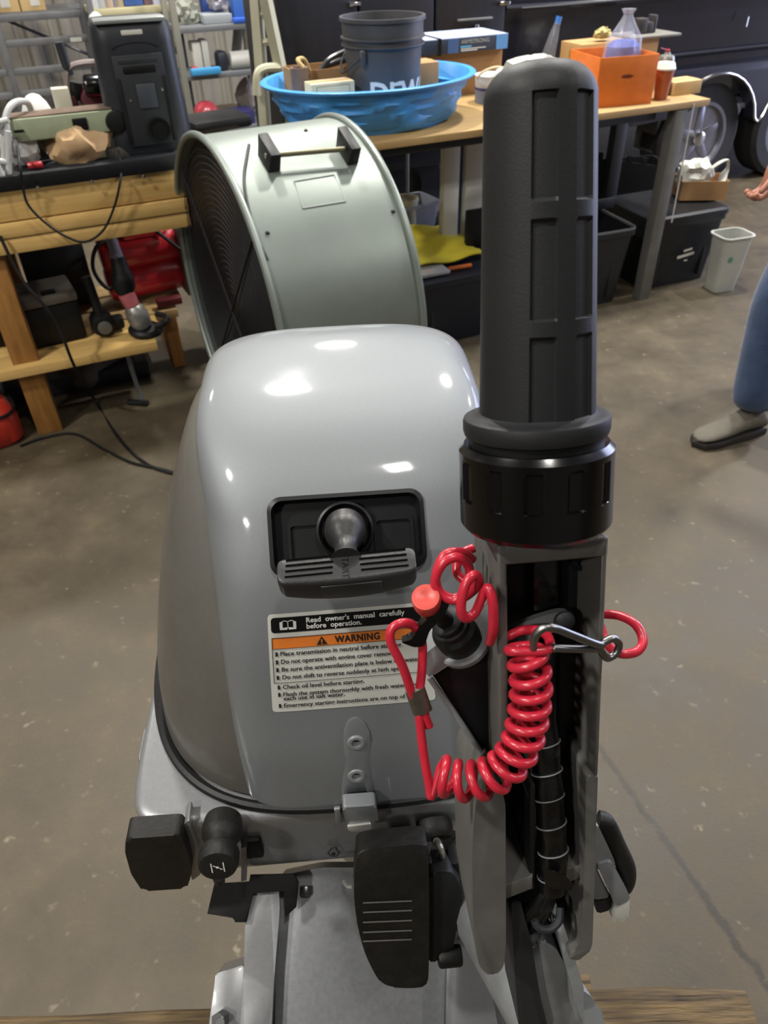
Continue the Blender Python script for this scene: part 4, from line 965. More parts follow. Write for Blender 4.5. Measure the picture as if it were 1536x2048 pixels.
for (a, b2, lab_) in (((62, 276), (112, 318), 'bright aluminium bar leaning across the bench clutter'), ((118, 268), (134, 300), 'short bright metal strip standing beside the brown paper bag')):
    q = MB(SF); A, B_ = at(*a, VB + .16), at(*b2, VB + .12); A.z = max(A.z, BT + .03); B_.z = BT + .008; q.tube([A, B_], .008, 4); q.solo('metal_bar', mat('bar_metal', '#a8a8a4', .3, .8), lab_, 'metal bar', 'metal bars on the bench')
q = MB(SF); A = at(92, 348, VB + .1); q.box((A.x, VB + .20, BT + .05), (.12, .012, .10), M=None, bev=.002); q.solo('grey_board', mat('grey_board', '#7c756c', .8), 'grey board leaning between white cloth and paper bag', 'board')
q = MB(SF); A = at(70, 334, VB + .05); q.cyl((A.x - .02, VB + .06, BT + .012), (A.x + .025, VB + .055, BT + .012), .011, seg=12, bev=.003); q.solo('bottle_top', M_red, 'small red bottle top lying by the bench edge', 'bottle top')
q = MB(SF); A = at(132, 225, VB + .35); q.box((A.x, VB + .38, BT + .085), (.055, .05, .17), bev=.002); q.solo('white_carton', mat('carton_white', '#b9b4a2', .7), 'slim off-white carton behind the belt sander', 'carton')
# ---- red cut-off saw behind the speaker
cv = VB + .42; ca = at(185, 225, cv); saw = sthing('chop_saw', 'red and black chop saw beside the loudspeaker', 'saw', (ca.x, cv, BT), 0)
k_ = lambda px, py: Vector((at(px, py, cv).x - ca.x, 0, at(px, py, cv).z - BT))
M_maroon = mat('maroon_guard', '#4d1f27', .45); M_pinkgrey = mat('guard_grey', '#8a7f7d', .35, .4)
SB(saw).box((0, .02, .02), (.26, .22, .04), bev=.008).build('base', M_red, saw)
SB(saw).cyl(k_(198, 205) + Vector((0, .03, 0)), k_(198, 205) + Vector((0, -.03, 0)), .062, seg=32, bev=.006).build('blade_guard', M_maroon, saw)
hs = SB(saw); hs.tube(catmull([k_(140, 215), k_(134, 165), k_(140, 136), k_(170, 126), k_(212, 126)], 6), .011, 8); hs.build('upper_guard', M_pinkgrey, saw)
SB(saw).cyl(k_(165, 168) + Vector((0, -.05, 0)), k_(215, 165) + Vector((0, -.05, 0)), .036, seg=24, bev=.01).build('motor', M_blackg, saw)
SB(saw).cyl(k_(150, 200) + Vector((0, .02, 0)), k_(150, 165) + Vector((0, .02, 0)), .028, seg=16).build('pivot', M_black, saw)
SB(saw).tube(catmull([k_(134, 135), k_(126, 110), k_(118, 84)], 5), .015, 12).build('handle', M_dark, saw)
SB(saw).tube([k_(142, 150), k_(134, 135)], .012, 10).build('handle_root', M_dark, saw)
SB(saw).box((-.07, .03, .08), (.06, .08, .12), bev=.01).build('bracket', M_maroon, saw)

# ---- things on and under the bench shelf
q = MB(SF); A, B_ = at(60, 690, VB + .12), at(165, 560, VB + .12)
cs_ = sthing('tool_case', 'black plastic tool case with a dusty lid under the bench', 'tool case', (at(112, 690, VB + .12).x, VB + .24, SHZ), R(6))
SB(cs_).box((0, 0, .075), (.215, .20, .15), bev=.012).build('body', M_black, cs_)
SB(cs_).box((0, 0, .167), (.225, .21, .032), bev=.01).build('lid', mat('dusty_lid', '#6b645a', .8, col2='#4d4841', scale=9, mix=.2), cs_)
SB(cs_).box((.02, -.06, .187), (.05, .03, .01), bev=.003).build('latch', M_lblk, cs_)
q = MB(SF); A = at(135, 520, VB + .55); q.box((A.x - .05, VB + .58, SHZ + .15), (.24, .2, .30), bev=.012); q.solo('black_crate', mat('crate_navy', '#20242c', .6), 'dark navy crate at the back of the bench shelf', 'crate')
q = MB(SF); A = at(70, 600, VB + .14); q.box((A.x - .10, VB + .16, SHZ + .10), (.03, .03, .26 - .06), bev=.002); q.solo('dark_post', M_dark, 'thin dark upright between the bench leg and tool case', 'post')
q = MB(SF); q.box((-.43, VB + .42, .30), (.30, .4, .25), bev=.01); q.solo('low_black_box', M_black, 'black box low behind the bench leg at the left edge', 'box')
q = MB(SF); q.box((-.42, VB + .36, .447), (.32, .36, .035), bev=.006); q.solo('grey_tray', mat('grey_tray', '#77726c', .6), 'flat grey tray on the black box behind the bench leg', 'tray')
# red compressor
cm_v = VB + .46; A = at(320, 610, cm_v); comp = sthing('air_compressor', 'red portable air compressor with black hoses under the bench', 'air compressor', (A.x, cm_v, SHZ), R(4))
for z in (.085, .20): SB(comp).cyl((-.19, 0, z), (.19, 0, z), .075, seg=28, bev=.025).build('tank', mat('compressor_red', '#c42632', .3, coat=.4), comp)
SB(comp).box((-.02, -.02, .30), (.16, .11, .09), bev=.02).build('motor_cover', mat('compressor_red', '#c42632'), comp)
for sx in (-.13, .12): SB(comp).box((sx, -.01, .14), (.025, .17, .28), bev=.006).build('strap', M_greyd, comp)
SB(comp).tube(catmull([(-.12, -.06, .28), (-.2, -.08, .26), (-.235, -.09, .18), (-.2, -.1, .10), (-.14, -.1, .13)], 6), .008, 8).build('hose', M_black, comp)
SB(comp).tube(catmull([(.02, -.06, .30), (.06, -.09, .25), (.13, -.11, .18), (.18, -.11, .15)], 6), .007, 8).build('hose', M_black, comp)
SB(comp).tube(catmull([(-.01, -.03, .42), (.02, -.05, .36), (.08, -.06, .33), (.13, -.05, .34)], 6), .006, 8).build('hose', M_black, comp)
SB(comp).cyl((-.04, -.06, .40), (-.03, -.06, .29), .022, seg=16).build('regulator', mat('grey_metal', '#8b8fa0', .4, .5), comp)
SB(comp).cyl((.04, -.075, .30), (.08, -.075, .30), .008, seg=10).build('brass_fitting', mat('brass', '#a98b4a', .35, .9), comp)
# angle grinder
gv = VB + .12; A = at(285, 655, gv); ag = sthing('angle_grinder', 'grey and pink angle grinder with a black guard standing on the plank', 'angle grinder', (A.x, gv, SHZ), R(-10))
SB(ag).lathe([(0, .062), (.012, .064), (.022, .058), (.024, .03)], (.01, -.02, .004), (.1, 0, 1), 28).build('disc_guard', M_black, ag)
SB(ag).tube(catmull([(.05, -.05, .035), (.085, -.045, .04), (.095, 0, .045), (.06, .04, .045)], 5), .011, 10).build('side_handle', M_black, ag)
SB(ag).lathe([(0, .035), (.02, .040), (.05, .042), (.075, .036), (.085, .028)], (.005, -.02, .026), (-.25, .1, 1), 24).build('gear_head', mat('grinder_grey', '#9c9b97', .4, .5, col2='#55544f', scale=40, mix=.05), ag)
SB(ag).lathe([(0, .026), (.03, .030), (.05, .030)], (-.015, -.012, .108), (-.3, .2, 1), 20).build('collar', mat('grinder_pink', '#a0575a', .5), ag)
SB(ag).lathe([(0, .030), (.02, .040), (.06, .042), (.085, .032), (.13, .026)], (-.03, 0, .155), (.0, .2, 1), 20).build('body', M_black, ag)
SB(ag).lathe([(0, .022), (.05, .020), (.12, .014)], (-.03, .02, .28), (-.12, .3, 1), 16).build('grip', mat('grinder_lilac', '#77758a', .5), ag)
A = at(208, 660, VB + .14); gr2 = sthing('die_grinder', 'small black power tool lying beside the angle grinder', 'power tool', (A.x, VB + .15, SHZ), 0)
SB(gr2).cyl((0, -.03, .045), (0, .05, .05), .042, seg=20, bev=.01).build('head', M_black, gr2)
SB(gr2).cyl((.005, -.035, .045), (.005, -.045, .045), .026, seg=20, bev=.004).build('face', M_greyd, gr2)
SB(gr2).tube([(.0, .01, .08), (-.01, .03, .22)], .018, 12).build('handle', M_black, gr2)
SB(gr2).box((.05, .02, .035), (.06, .05, .05), bev=.012).build('guard', M_black, gr2)
q = MB(SF); A = at(345, 630, VB + .28); q.box((A.x, VB + .3, SHZ + .025), (.10, .04, .03), bev=.005); q.solo('red_tool', mat('dark_red', '#591a20', .5), 'dark red bar lying on the planks behind the grinder', 'bar')
# stand foot and pipe below
A = fl_(285, 808); stn = sthing('pipe_stand', 'thin grey pipe standing on a dark foot below the bench shelf', 'stand', A)
SB(stn).tube([(0, 0, .02), (-.012, 0, .27)], .009, 10).build('pipe', M_galv, stn); SB(stn).tube([(-.05, .02, .012), (.0, -.01, .012), (.02, -.025, .012)], .012, 8).build('foot', M_black, stn)
# drainage hoses on the floor
q = MB(SF); A = fl_(190, 770); q.tube(catmull([A + Vector((-.10, .1, .05)), A + Vector((-.04, .0, .04)), A + Vector((.05, .05, .07)), A + Vector((.16, .12, .08))], 6), .05, 14); q.solo('floor_roll', mat('grey_cloth', '#5b554c', .85), 'rolled grey cloth on the floor under the bench shelf', 'cloth')
q = MB(SF); q.box((-.3, VB + .48, .035), (1.0, .3, .07), bev=.01); q.solo('dark_board', M_dark, 'long dark board on the floor beneath the bench', 'board')
# ---- red fuel can
A = fl_(8, 902); can = sthing('fuel_can', 'red plastic fuel can cut by the left edge of the picture', 'fuel can', (A.x - .06, A.y + .10, 0), R(10))
M_can = mat('fuel_red', '#b83527', .35, col2='#a52c20', scale=10, mix=.3)
rings = [[(p[0], p[1], z) for p in rrect(w, d, r, 6)] for w, d, r, z in ((.24, .17, .05, .0), (.27, .20, .06, .02), (.275, .205, .07, .09), (.26, .195, .07, .13), (.22, .15, .06, .155), (.12, .09, .04, .165))]
SB(can).ring_loft(rings).build('tank', M_can, can)
SB(can).tube(catmull([(-.09, 0, .150), (-.06, 0, .205), (0, 0, .215), (.06, 0, .205), (.10, 0, .15)], 6), .014, 12).build('handle', M_can, can)
SB(can).tube([(p[0], p[1], .128) for p in rrect(.27, .20, .07, 6)], .006, 8, closed=True).build('band', M_black, can)
# ---- cords on the floor
cpts = [at(0, 472, VB + .0), at(45, 560, VB - .03), at(110, 640, VB - .06), at(150, 735, VB - .06)]
cpts = [Vector(p) for p in cpts] + [fl_(190, 800, .02), fl_(240, 880, .006), fl_(290, 925, .006), fl_(340, 945, .006), fl_(420, 960, .006)]
MB(SF).tube(catmull(cpts, 8), .0055, 8).solo('extension_cord', M_black, 'black extension cord dropping from the bench to the floor', 'cord')
MB(SF).tube(catmull([fl_(40, 892, .006), fl_(90, 875, .006), fl_(150, 868, .006), fl_(210, 900, .006), fl_(265, 925, .006), fl_(330, 940, .006), fl_(410, 965, .006)], 8), .005, 8).solo('thin_cord', M_black, 'thin dark cord lying on the concrete past the bench leg', 'cord')

# ================================================================== drum fan
fa, fb = onz(403, 274, 1.06), onz(682, 236, 1.06); fdir = Vector((fb.x - fa.x, fb.y - fa.y, 0)); FL = fdir.length; fdir.normalize()
fan = thing('drum_fan', 'large galvanised drum fan with black grille and carrying handle', 'drum fan', Vector(((fa.x + fb.x) / 2, (fa.y + fb.y) / 2, 0)), math.atan2(fdir.y, fdir.x))
FR, FZ = .51, .545
M_fan = mat('fan_galvanised', '#868e88', .42, .55, col2='#7a827c', scale=5, mix=.1, stretch=(1, 1, 1), bump=.05, bscale=20)
h = FL / 2
SB(fan).lathe([(0, FR), (FL, FR), (FL, FR - .004), (0, FR - .004)], (-h, 0, FZ), (1, 0, 0), 96, loop=True).build('drum', M_fan, fan, sharp=40)
for sx in (-1, 1): SB(fan).tube([(sx * h, math.cos(a * math.pi / 48) * (FR + .004), FZ + math.sin(a * math.pi / 48) * (FR + .004)) for a in range(96)], .010, 10, closed=True).build('rim', M_fan, fan)
SB(fan).lathe([(0, FR - .006), (.004, FR - .006), (.004, .001), (0, .001)], (-h + .03, 0, FZ), (1, 0, 0), 64).build('grille_back', mat('grille_black', '#121317', .5), fan)
for k in range(23):
    r_ = .06 + k * .0188; SB(fan).tube([(-h + .012 + .01 * (1 - r_ / FR), math.cos(a * math.pi / 30) * r_, FZ + math.sin(a * math.pi / 30) * r_) for a in range(60)],   .0015, 4, closed=True).build('grille_ring', mat('grille_wire', '#1b1d22', .5), fan, sharp=None)
for k in range(4):
    a = R(45 + 90 * k); SB(fan).tube([(-h + .008, 0, FZ), (-h + .008, math.cos(a) * (FR - .01), FZ + math.sin(a) * (FR - .01))], .004, 6).build('grille_spoke', mat('grille_black', '#121317', .5), fan)
# handle on top: two black feet and a plated bar
def on_drum(px, py, extra=0.0):
    """pixel onto the drum's surface, in fan space"""
    I = WM[fan.name].inverted(); o = I @ CAM; d = (I.to_3x3() @ ray(px, py)).normalized(); r = FR + extra
    A_ = d.y ** 2 + d.z ** 2; B_ = 2 * (o.y * d.y + (o.z - FZ) * d.z); C_ = o.y ** 2 + (o.z - FZ) ** 2 - r * r
    D_ = B_ * B_ - 4 * A_ * C_
    if D_ < 0: return None
    return o + d * ((-B_ - math.sqrt(D_)) / (2 * A_))
for (px, py) in ((538, 325), (694, 310)):
    c = on_drum(px, py); ra = Vector((0, c.y, c.z - FZ)).normalized(); ta = Vector((0, -ra.z, ra.y))
    if ta.z > 0: ta = -ta
    fm = WM[fan.name] @ frame(c, Vector((1, 0, 0)), ta, Vector((1, 0, 0)).cross(ta) if Vector((1, 0, 0)).cross(ta).dot(ra) > 0 else -(Vector((1, 0, 0)).cross(ta)))
    ft = MB(WM[fan.name] @ frame(c, Vector((1, 0, 0)), ra.cross(Vector((1, 0, 0))), ra)); ft.box((0, 0, .026), (.036, .08, .058), bev=.004, taper=(.8, 1.25)); ft.build('handle_foot', M_black, fan)
c0_, c1_ = on_drum(530, 312, .034), on_drum(690, 298, .034); SB(fan).tube([c0_, c1_], .007, 12).build('handle_bar', mat('zinc_bar', '#8d8a72', .35, .8), fan)
pts = [on_drum(x, y, .004) for x, y in ((498, 290), (492, 320), (488, 350), (490, 380), (500, 430), (516, 480), (535, 520))]; pts = [p for p in pts if p]
if len(pts) > 2: SB(fan).tube(catmull(pts, 5), .004, 8).build('fan_cord', M_dark, fan)
ds = SB(fan); ring = [on_drum(x, y, .0012) for x, y in ((588, 362), (668, 349), (692, 402), (606, 416))]
for a, b2 in zip(ring, ring[1:] + ring[:1]): ds.tube([a, b2], .0016, 4)
ds.build('data_plate_edge', mat('plate_edge', '#b4bab5', .4, .5), fan)
for (x, y) in ((535, 466), (786, 423), (535, 279), (612, 262)):
    c = on_drum(x, y)
    if c: SB(fan).sphere(c, .006, u=10, v=6).build('drum_screw', M_dark, fan)
for sy in (-.25, .25): SB(fan).box((0, sy, .05), (FL * .9, .04, .10), bev=.01).build('foot', M_black, fan)
SB(fan).cyl((-h + .10, 0, FZ), (h - .05, 0, FZ), .12, seg=24, bev=.01).build('motor', M_dark, fan)

# ================================================================== plywood table on the right
TT = .875
tu0, tu1 = at(700, 300, VT).x, at(1420, 205, VT).x
table = sthing('plywood_table', 'long plywood-topped work table on square steel legs', 'table', ((tu0 + tu1) / 2, VT + .4, 0))
TD = .78
MB(SF).box(((tu0 + tu1) / 2, VT + TD / 2, TT - .013), (tu1 - tu0, TD, .026), bev=.002).build('top', M_ply, table)
M_frame = mat('table_frame', '#1c1d1e', .5)
MB(SF).box(((tu0 + tu1 - .25) / 2, VT + .05, TT - .044), (tu1 - tu0 - .25, .03, .034), bev=.002).build('rail', M_frame, table)
MB(SF).box(((tu0 + tu1 - .25) / 2, VT + TD - .08, TT - .05), (tu1 - tu0 - .25, .03, .05), bev=.002).build('rail', M_frame, table)
M_lg = mat('steel_leg', '#7a7975', .5, .4, col2='#66655f', scale=8, mix=.2)
lgt = fl_(1300, 606)
for (u, v) in ((lgt.x, VT + .03), (lgt.x - .02, VT + TD - .08), (tu0 + .1, VT + .05), (tu0 + .1, VT + TD - .08)):
    MB(SF).box((u, v, (TT - .03) / 2), (.062, .055, TT - .03), bev=.003).build('leg', M_lg, table)
MB(SF).tube([at(1388, 208, VT - .002), at(1343, 445, VT + .0)], .003, 6).build('pull_cord', M_white, table)
MB(SF).box((at(1215, 400, VT + .6).x, VT + .60, .42), (.07, .05, .83), bev=.003).build('leg', M_frame, table)

# ---- blue paddling pool on the table
pc = fl_(745, 262, TT); pool = sthing('paddling_pool', 'light blue plastic paddling pool holding cartons and a bucket', 'paddling pool', (pc.x + .02, VT + .34, TT), R(0))
M_pool = mat('pool_blue', '#4a97da', .4, col2='#3f8bcd', scale=6, mix=.3)
pa, pb_ = at(527, 190, VT + .34), at(935, 150, VT + .34); RX_ = (pb_.x - pa.x) / 2; pxc = (pa.x + pb_.x) / 2
pool.location = SF @ Vector((pxc, VT + .34, TT)); WM[pool.name] = Matrix.Translation(SF @ Vector((pxc, VT + .34, TT))) @ Matrix.Rotation(SHOP, 4, 'Z')
RY_ = .335; PH = .165; rings = []; seg = 96
def pring(k, z, wob=0.0, ph=0.0):
    return [(math.cos(2 * math.pi * i / seg) * (RX_ * k + wob * math.sin(16 * math.pi * i / seg + ph)), math.sin(2 * math.pi * i / seg) * (RY_ * k + wob * math.sin(16 * math.pi * i / seg + ph)), z) for i in range(seg)]
rings = [pring(.66, .006), pring(.72, 0), pring(.76, .012, .008), pring(.80, .04, .016), pring(.825, .048, .005), pring(.83, .075, .018, 1.2), pring(.865, .083, .005), pring(.88, .11, .014, 2.4), pring(.905, .118, .003), pring(.93, PH - .012), pring(.99, PH - .012), pring(1.0, PH - .004), pring(.985, PH), pring(.94, PH - .002), pring(.90, PH - .03), pring(.80, .03), pring(.70, .010)]
SB(pool).ring_loft(rings).build('basin', M_pool, pool, sharp=50)
PI_ = TT + .012                                         # floor of the pool
# ---- bucket in the pool
bb = at(768, 190, VT + .30); bk_ = sthing('grey_bucket', 'tall dark grey bucket with white lettering standing in the pool', 'bucket', (bb.x, VT + .30, PI_))
btop = at(768, 30, VT + .30).z - PI_; br = (at(848, 30, VT + .30).x - at(690, 30, VT + .30).x) / 2 * .985
M_bkt = mat('bucket_grey', '#4b4b4e', .5, col2='#434346', scale=12, mix=.3)
prof = [(0, br * .84), (btop * .72, br * .93), (btop * .74, br * 1.0), (btop * .755, br * 1.0), (btop * .76, br * .945), (btop * .80, br * .95), (btop * .805, br * 1.01), (btop * .82, br * 1.01), (btop * .825, br * .96), (btop * .96, br * .97), (btop * .965, br * 1.02), (btop, br * 1.02), (btop, br * .95), (btop * .9, br * .93), (.02, br * .80), (.02, .001)]
SB(bk_).lathe(prof, (0, 0, 0), (0, 0, 1), 56).build('shell', M_bkt, bk_)
tb = MB()
me = text_mesh('DEWALT', 1.0, .03); n0 = 0; tb.bm.from_mesh(me); xs = [v.co.x for v in tb.bm.verts]; W_ = max(xs)
tzw = at(790, 160, VT + .19).z - PI_
for v in tb.bm.verts:
    a = R(-136) + v.co.x / W_ * R(165); z_ = tzw - .070 + v.co.y * .098; r_ = br * (.84 + .09 * z_ / (btop * .72)) + .0012
    v.co = WM[bk_.name] @ Vector((math.cos(a) * r_, math.sin(a) * r_, z_))
tb.build('lettering', M_wht, bk_, sharp=None)
SB(bk_).box((-br * .78, -br * .62, btop * .66), (.02, .02, .05), bev=.006).build('handle_ear', M_bkt, bk_)
SB(bk_).tube(catmull([(-br * .84, -br * .60, btop * .66), (-br * 1.02, -br * .3, btop * .56), (-br * 1.08, 0, btop * .5), (-br * .95, br * .4, btop * .56), (-br * .7, br * .7, btop * .66)], 6), .004, 8).build('bail', M_dark, bk_)
# ---- cartons and bits in the pool
def carton(name, label, px0, px1, pytop, v, z0, depth, m=None, rot=0.0, open_=False, tape=None, group=None):
    """a box whose front face spans px0..px1 and whose top front edge is at pytop"""
    m = m or M_card; a, b2 = at(px0, pytop, v), at(px1, pytop, v); w = b2.x - a.x; H = (a.z + b2.z) / 2 - z0
    t = sthing(name, label, 'box', ((a.x + b2.x) / 2, v + depth / 2, z0), rot, group)
    if open_:
        for (cx, cy, sx, sy, nm) in ((0, -depth / 2 + .002, w, .004, 'front_wall'), (0, depth / 2 - .002, w, .004, 'back_wall'), (-w / 2 + .002, 0, .004, depth - .008, 'side_wall'), (w / 2 - .002, 0, .004, depth - .008, 'side_wall')):
            SB(t).box((cx, cy, H / 2), (sx, sy, H)).build(nm, m, t)
        SB(t).box((0, 0, .003), (w - .008, depth - .008, .006)).build('bottom', m, t)
    else:
        SB(t).box((0, 0, H / 2), (w, depth, H), bev=.002).build('body', m, t)
        SB(t).box((0, 0, H + .0004), (w * .98, .035, .0008)).build('tape', tape or mat('box_tape', '#b99c70', .4), t)
    return t, w, H
carton('open_carton', 'brown open cardboard box at the left end of the pool', 590, 728, 137, VT + .38, PI_, .16, open_=True)
cc, ccw, cch = carton('cream_carton', 'small cream-coloured box with a printed frame in the pool', 622, 709, 165, VT + .20, PI_, .08, mat('cream_card', '#cfc4a4', .7))
ln = SB(cc); zz = (cch - .045, cch - .010)
for a_, b_2 in (((-ccw * .38, zz[0]), (ccw * .38, zz[0])), ((ccw * .38, zz[0]), (ccw * .38, zz[1])), ((ccw * .38, zz[1]), (-ccw * .38, zz[1])), ((-ccw * .38, zz[1]), (-ccw * .38, zz[0]))): ln.tube([(a_[0], -.0403, a_[1]), (b_2[0], -.0403, b_2[1])], .0012, 4)
ln.build('printed_frame', mat('frame_brown', '#8a7a58', .7), cc)
A = at(603, 200, VT + .33); q = sthing('paper_roll', 'brown paper roll standing in the left of the pool', 'paper roll', (A.x, VT + .33, PI_))
hh = at(603, 134, VT + .33).z - PI_; SB(q).lathe([(0, .030), (hh, .034), (hh, .026), (hh - .02, .024)], (0, 0, 0), (0, 0, 1), 24).build('roll', mat('roll_brown', '#7d6a5e', .8, col2='#6d5a4e', scale=10, mix=.2), q)
SB(q).tube(catmull([(.01, -.03, hh + .0), (-.005, -.01, hh + .025), (.03, .02, hh + .02), (.05, .03, hh - .02)], 5), .008, 8).build('loose_end', M_cardl, q)
q = MB(SF); q.tube(catmull([at(638, 150, VT + .44), at(655, 122, VT + .44), at(685, 105, VT + .44), at(720, 95, VT + .44), at(742, 110, VT + .44)], 8), .010, 10); q.tube(catmull([at(640, 140, VT + .47), at(662, 128, VT + .46), at(700, 118, VT + .46), at(725, 120, VT + .46)], 8), .012, 10)
q.solo('hose_coil', mat('dark_hose', '#33353a', .3, spec=.8), 'dark shiny hose curving out of the open carton', 'hose')
c = MB(SF); A = at(608, 200, VT + .12); lump(c, (A.x - .02, VT + .16, PI_ + .02), .045, (1.6, .8, .6), .5, 6, 11, 3); c.solo('plastic_wrap', mat('clear_wrap', '#b8bac4', .25, alpha=.85), 'crumpled clear plastic wrap in the left of the pool', 'plastic wrap', sharp=20)
carton('small_carton', 'small brown box with a printed stamp right of the bucket', 838, 878, 125, VT + .40, PI_, .12, M_card)
# ---- flat printed box on a carton, behind the pool
v_ = VT + .62
cb_, cw, chh = carton('brown_carton', 'brown carton carrying the flat blue and white box', 862, 1005, 102, v_, TT, .14, mat('carton_tan', '#9c7850', .8))
A, B_ = at(848, 115, v_ - .03), at(1013, 100, v_ - .03); fw = B_.x - A.x; fz = TT + chh + .0015; fh = .055
fbx = sthing('flat_printed_box', 'flat dark and blue box with a white printed top and black strap', 'box', ((A.x + B_.x) / 2, v_ + .08, fz))
SB(fbx).box((0, 0, fh / 2), (fw, .24, fh), bev=.002).build('body', mat('box_navy', '#2a3444', .5), fbx)
SB(fbx).box((0, 0, fh + .001), (fw * .99, .236, .002)).build('printed_top', mat('box_top', '#b9bfd2', .4, col2='#a7b4d4', scale=10, mix=.2), fbx)
SB(fbx).box((fw * .42, -.1205, fh / 2), (fw * .14, .002, fh * .96)).build('blue_end', mat('box_blue', '#5b95d0', .5), fbx)
SB(fbx).box((-fw * .17, -.1205, fh / 2), (fw * .13, .002, fh * .96)).build('blue_mark', mat('box_midblue', '#3d5b8a', .5), fbx)
SB(fbx).box((-fw * .33, 0, fh / 2), (.014, .246, fh + .008)).build('strap', M_lblk, fbx)
FT = WM[fbx.name] @ frame(Vector((-fw * .08, -.1225, 0)), Vector((1, 0, 0)), Vector((0, 0, 1)), Vector((0, -1, 0)))
tb = MB(); add_text(tb, 'ARMSTRONG', FT @ Matrix.Translation((0, fh * .60, 0)), .022, width=fw * .34); tb.build('lettering', mat('box_ink_grey', '#a9aaa4', .6), fbx, sharp=None)
tb = MB(); tb.box((fw * .06, fh * .40, 0), (fw * .13, fh * .12, .0006), M=FT); tb.build('cyan_line', mat('box_cyan', '#5aa9d8', .5), fbx)
for k in range(2): tb = MB(); tb.box((fw * .15 - fw * .05 * k, fh * (.25 - .12 * k), 0), (fw * (.30 - .10 * k), fh * .06, .0006), M=FT); tb.build('white_line', M_wht, fbx)
# ---- white pail
A = at(966, 232, VT + .44); pail = sthing('white_pail', 'white and grey paint pail beside the pool', 'pail', (A.x + .02, VT + .42, TT))
ph_ = at(966, 150, VT + .42).z - TT; SB(pail).lathe([(0, .064), (.004, .066), (ph_ * .97, .070), (ph_, .073), (ph_ * .99, .068), (ph_ * .5, .001)], (0, 0, 0), (0, 0, 1), 32).build('can', mat('pail_white', '#c4c4c8', .5), pail)
SB(pail).lathe([(0, .0668), (ph_ * .45, .0690)], (0, 0, .004), (0, 0, 1), 32, cap=False).build('grey_label', mat('pail_grey', '#737b8c', .5), pail)
SB(pail).lathe([(0, .0688), (ph_ * .12, .0694)], (0, 0, ph_ * .46), (0, 0, 1), 32, cap=False).build('purple_band', mat('pail_purple', '#3f3a6b', .5), pail)
SB(pail).tube(catmull([(-.070, 0, ph_ * .9), (-.055, -.02, ph_ + .015), (0, -.035, ph_ + .030), (.055, -.02, ph_ + .015), (.070, 0, ph_ * .9)], 6), .005, 8).build('handle', mat('pail_rope', '#c3b48e', .6), pail)
# ---- orange crate and its neighbours
oa, ob_ = at(1200, 225, VT + .06), at(1308, 210, VT + .06)
ocr = sthing('orange_box', 'open orange metal box smudged with black at the table edge', 'box', ((oa.x + ob_.x) / 2 - .0, VT + .20, TT), R(-8))
ow = .262; oh = at(1250, 112, VT + .08).z - TT; M_or = mat('orange_paint', '#d9752a', .5, col2='#c4651f', scale=22, mix=.1)
for (cx, cy, sx, sy, nm) in ((0, -.13, ow, .004, 'front_wall'), (0, .13, ow, .004, 'back_wall'), (-ow / 2, 0, .004, .26, 'side_wall'), (ow / 2, 0, .004, .26, 'side_wall')): SB(ocr).box((cx, cy, oh / 2), (sx, sy, oh), bev=.001).build(nm, M_or, ocr)
SB(ocr).box((0, 0, .003), (ow, .26, .006)).build('bottom', M_or, ocr)
sm = SB(ocr); sm.lathe([(0, .020), (.0006, .020), (.0006, .001)], (0, -.1325, oh * .60), (0, -1, 0), 14)
for v in sm.bm.verts:
    q = WM[ocr.name].inverted() @ v.co; q = Vector(((q.x) * 1.4 + .005 * math.sin(q.z * 300), q.y, oh * .6 + (q.z - oh * .6) * .35)); v.co = WM[ocr.name] @ q
sm.build('smudge', mat('smudge_dark', '#6d2a14', .8), ocr)
# bag of blue granules in the orange box
c = MB(SF); A = at(1245, 105, VT + .2); zb = TT + .006; bagc = sthing('plastic_bag', 'clear plastic bag with blue contents peaking out of the orange box', 'plastic bag', (A.x, VT + .2, zb), 0)
btp = at(1250, 18, VT + .2).z - zb; rings = []
for t, w in ((0, .06), (.35, .085), (.55, .080), (.68, .072), (.78, .050), (.88, .028), (.94, .018), (1.0, .030)):
    rings.append([(math.cos(a * math.pi / 12) * w * (1 + .12 * math.sin(a * 1.7 + t * 9)), math.sin(a * math.pi / 12) * w * .8 * (1 + .12 * math.cos(a * 2.3 + t * 5)), t * btp) for a in range(24)])
SB(bagc).ring_loft(rings).build('bag', mat('bag_film', '#c4c8d4', .2, alpha=.28), bagc, sharp=25)
rings = [[(math.cos(a * math.pi / 12) * w, math.sin(a * math.pi / 12) * w * .75, t * btp) for a in range(24)] for t, w in ((.01, .055), (.35, .078), (.60, .072), (.66, .05), (.67, .01))]
SB(bagc).ring_loft(rings).build('blue_contents', mat('blue_granules', '#3a49a0', .6, col2='#4a5cb8', scale=60, mix=.2), bagc)
# carton behind with a tray of parts
ct, cw2, ch2 = carton('kraft_carton', 'brown carton behind the orange box under a grey tray', 1165, 1318, 82, VT + .46, TT, .16, mat('carton_light', '#b48e5c', .8))
A = at(1290, 76, VT + .5); tr = MB(SF); tr.box((A.x + .02, VT + .52, TT + ch2 + .0075), (.26, .18, .012), bev=.004); tr.solo('grey_tray', mat('tray_grey', '#77756f', .5), 'flat grey tray on top of the kraft carton', 'tray')
c = MB(SF); A = at(1205, 70, VT + .5); lump(c, (A.x, VT + .50, TT + ch2 + .030), .036, (1.1, .8, .7), .4, 6, 21, 3); c.solo('yellow_cloth', mat('cloth_yellow', '#a89c68', .8), 'crumpled yellowish cloth left of the plastic bag', 'cloth', sharp=25)
dr = MB(SF); A = at(1292, 60, VT + .5); zt = TT + ch2 + .0145
for (dx, dz, l, w) in ((-.02, .03, .04, .05), (.02, .022, .03, .04), (.045, .035, .05, .02)): dr.box((A.x + dx, VT + .52, zt + dz), (w, .05, dz * 2), bev=.006)
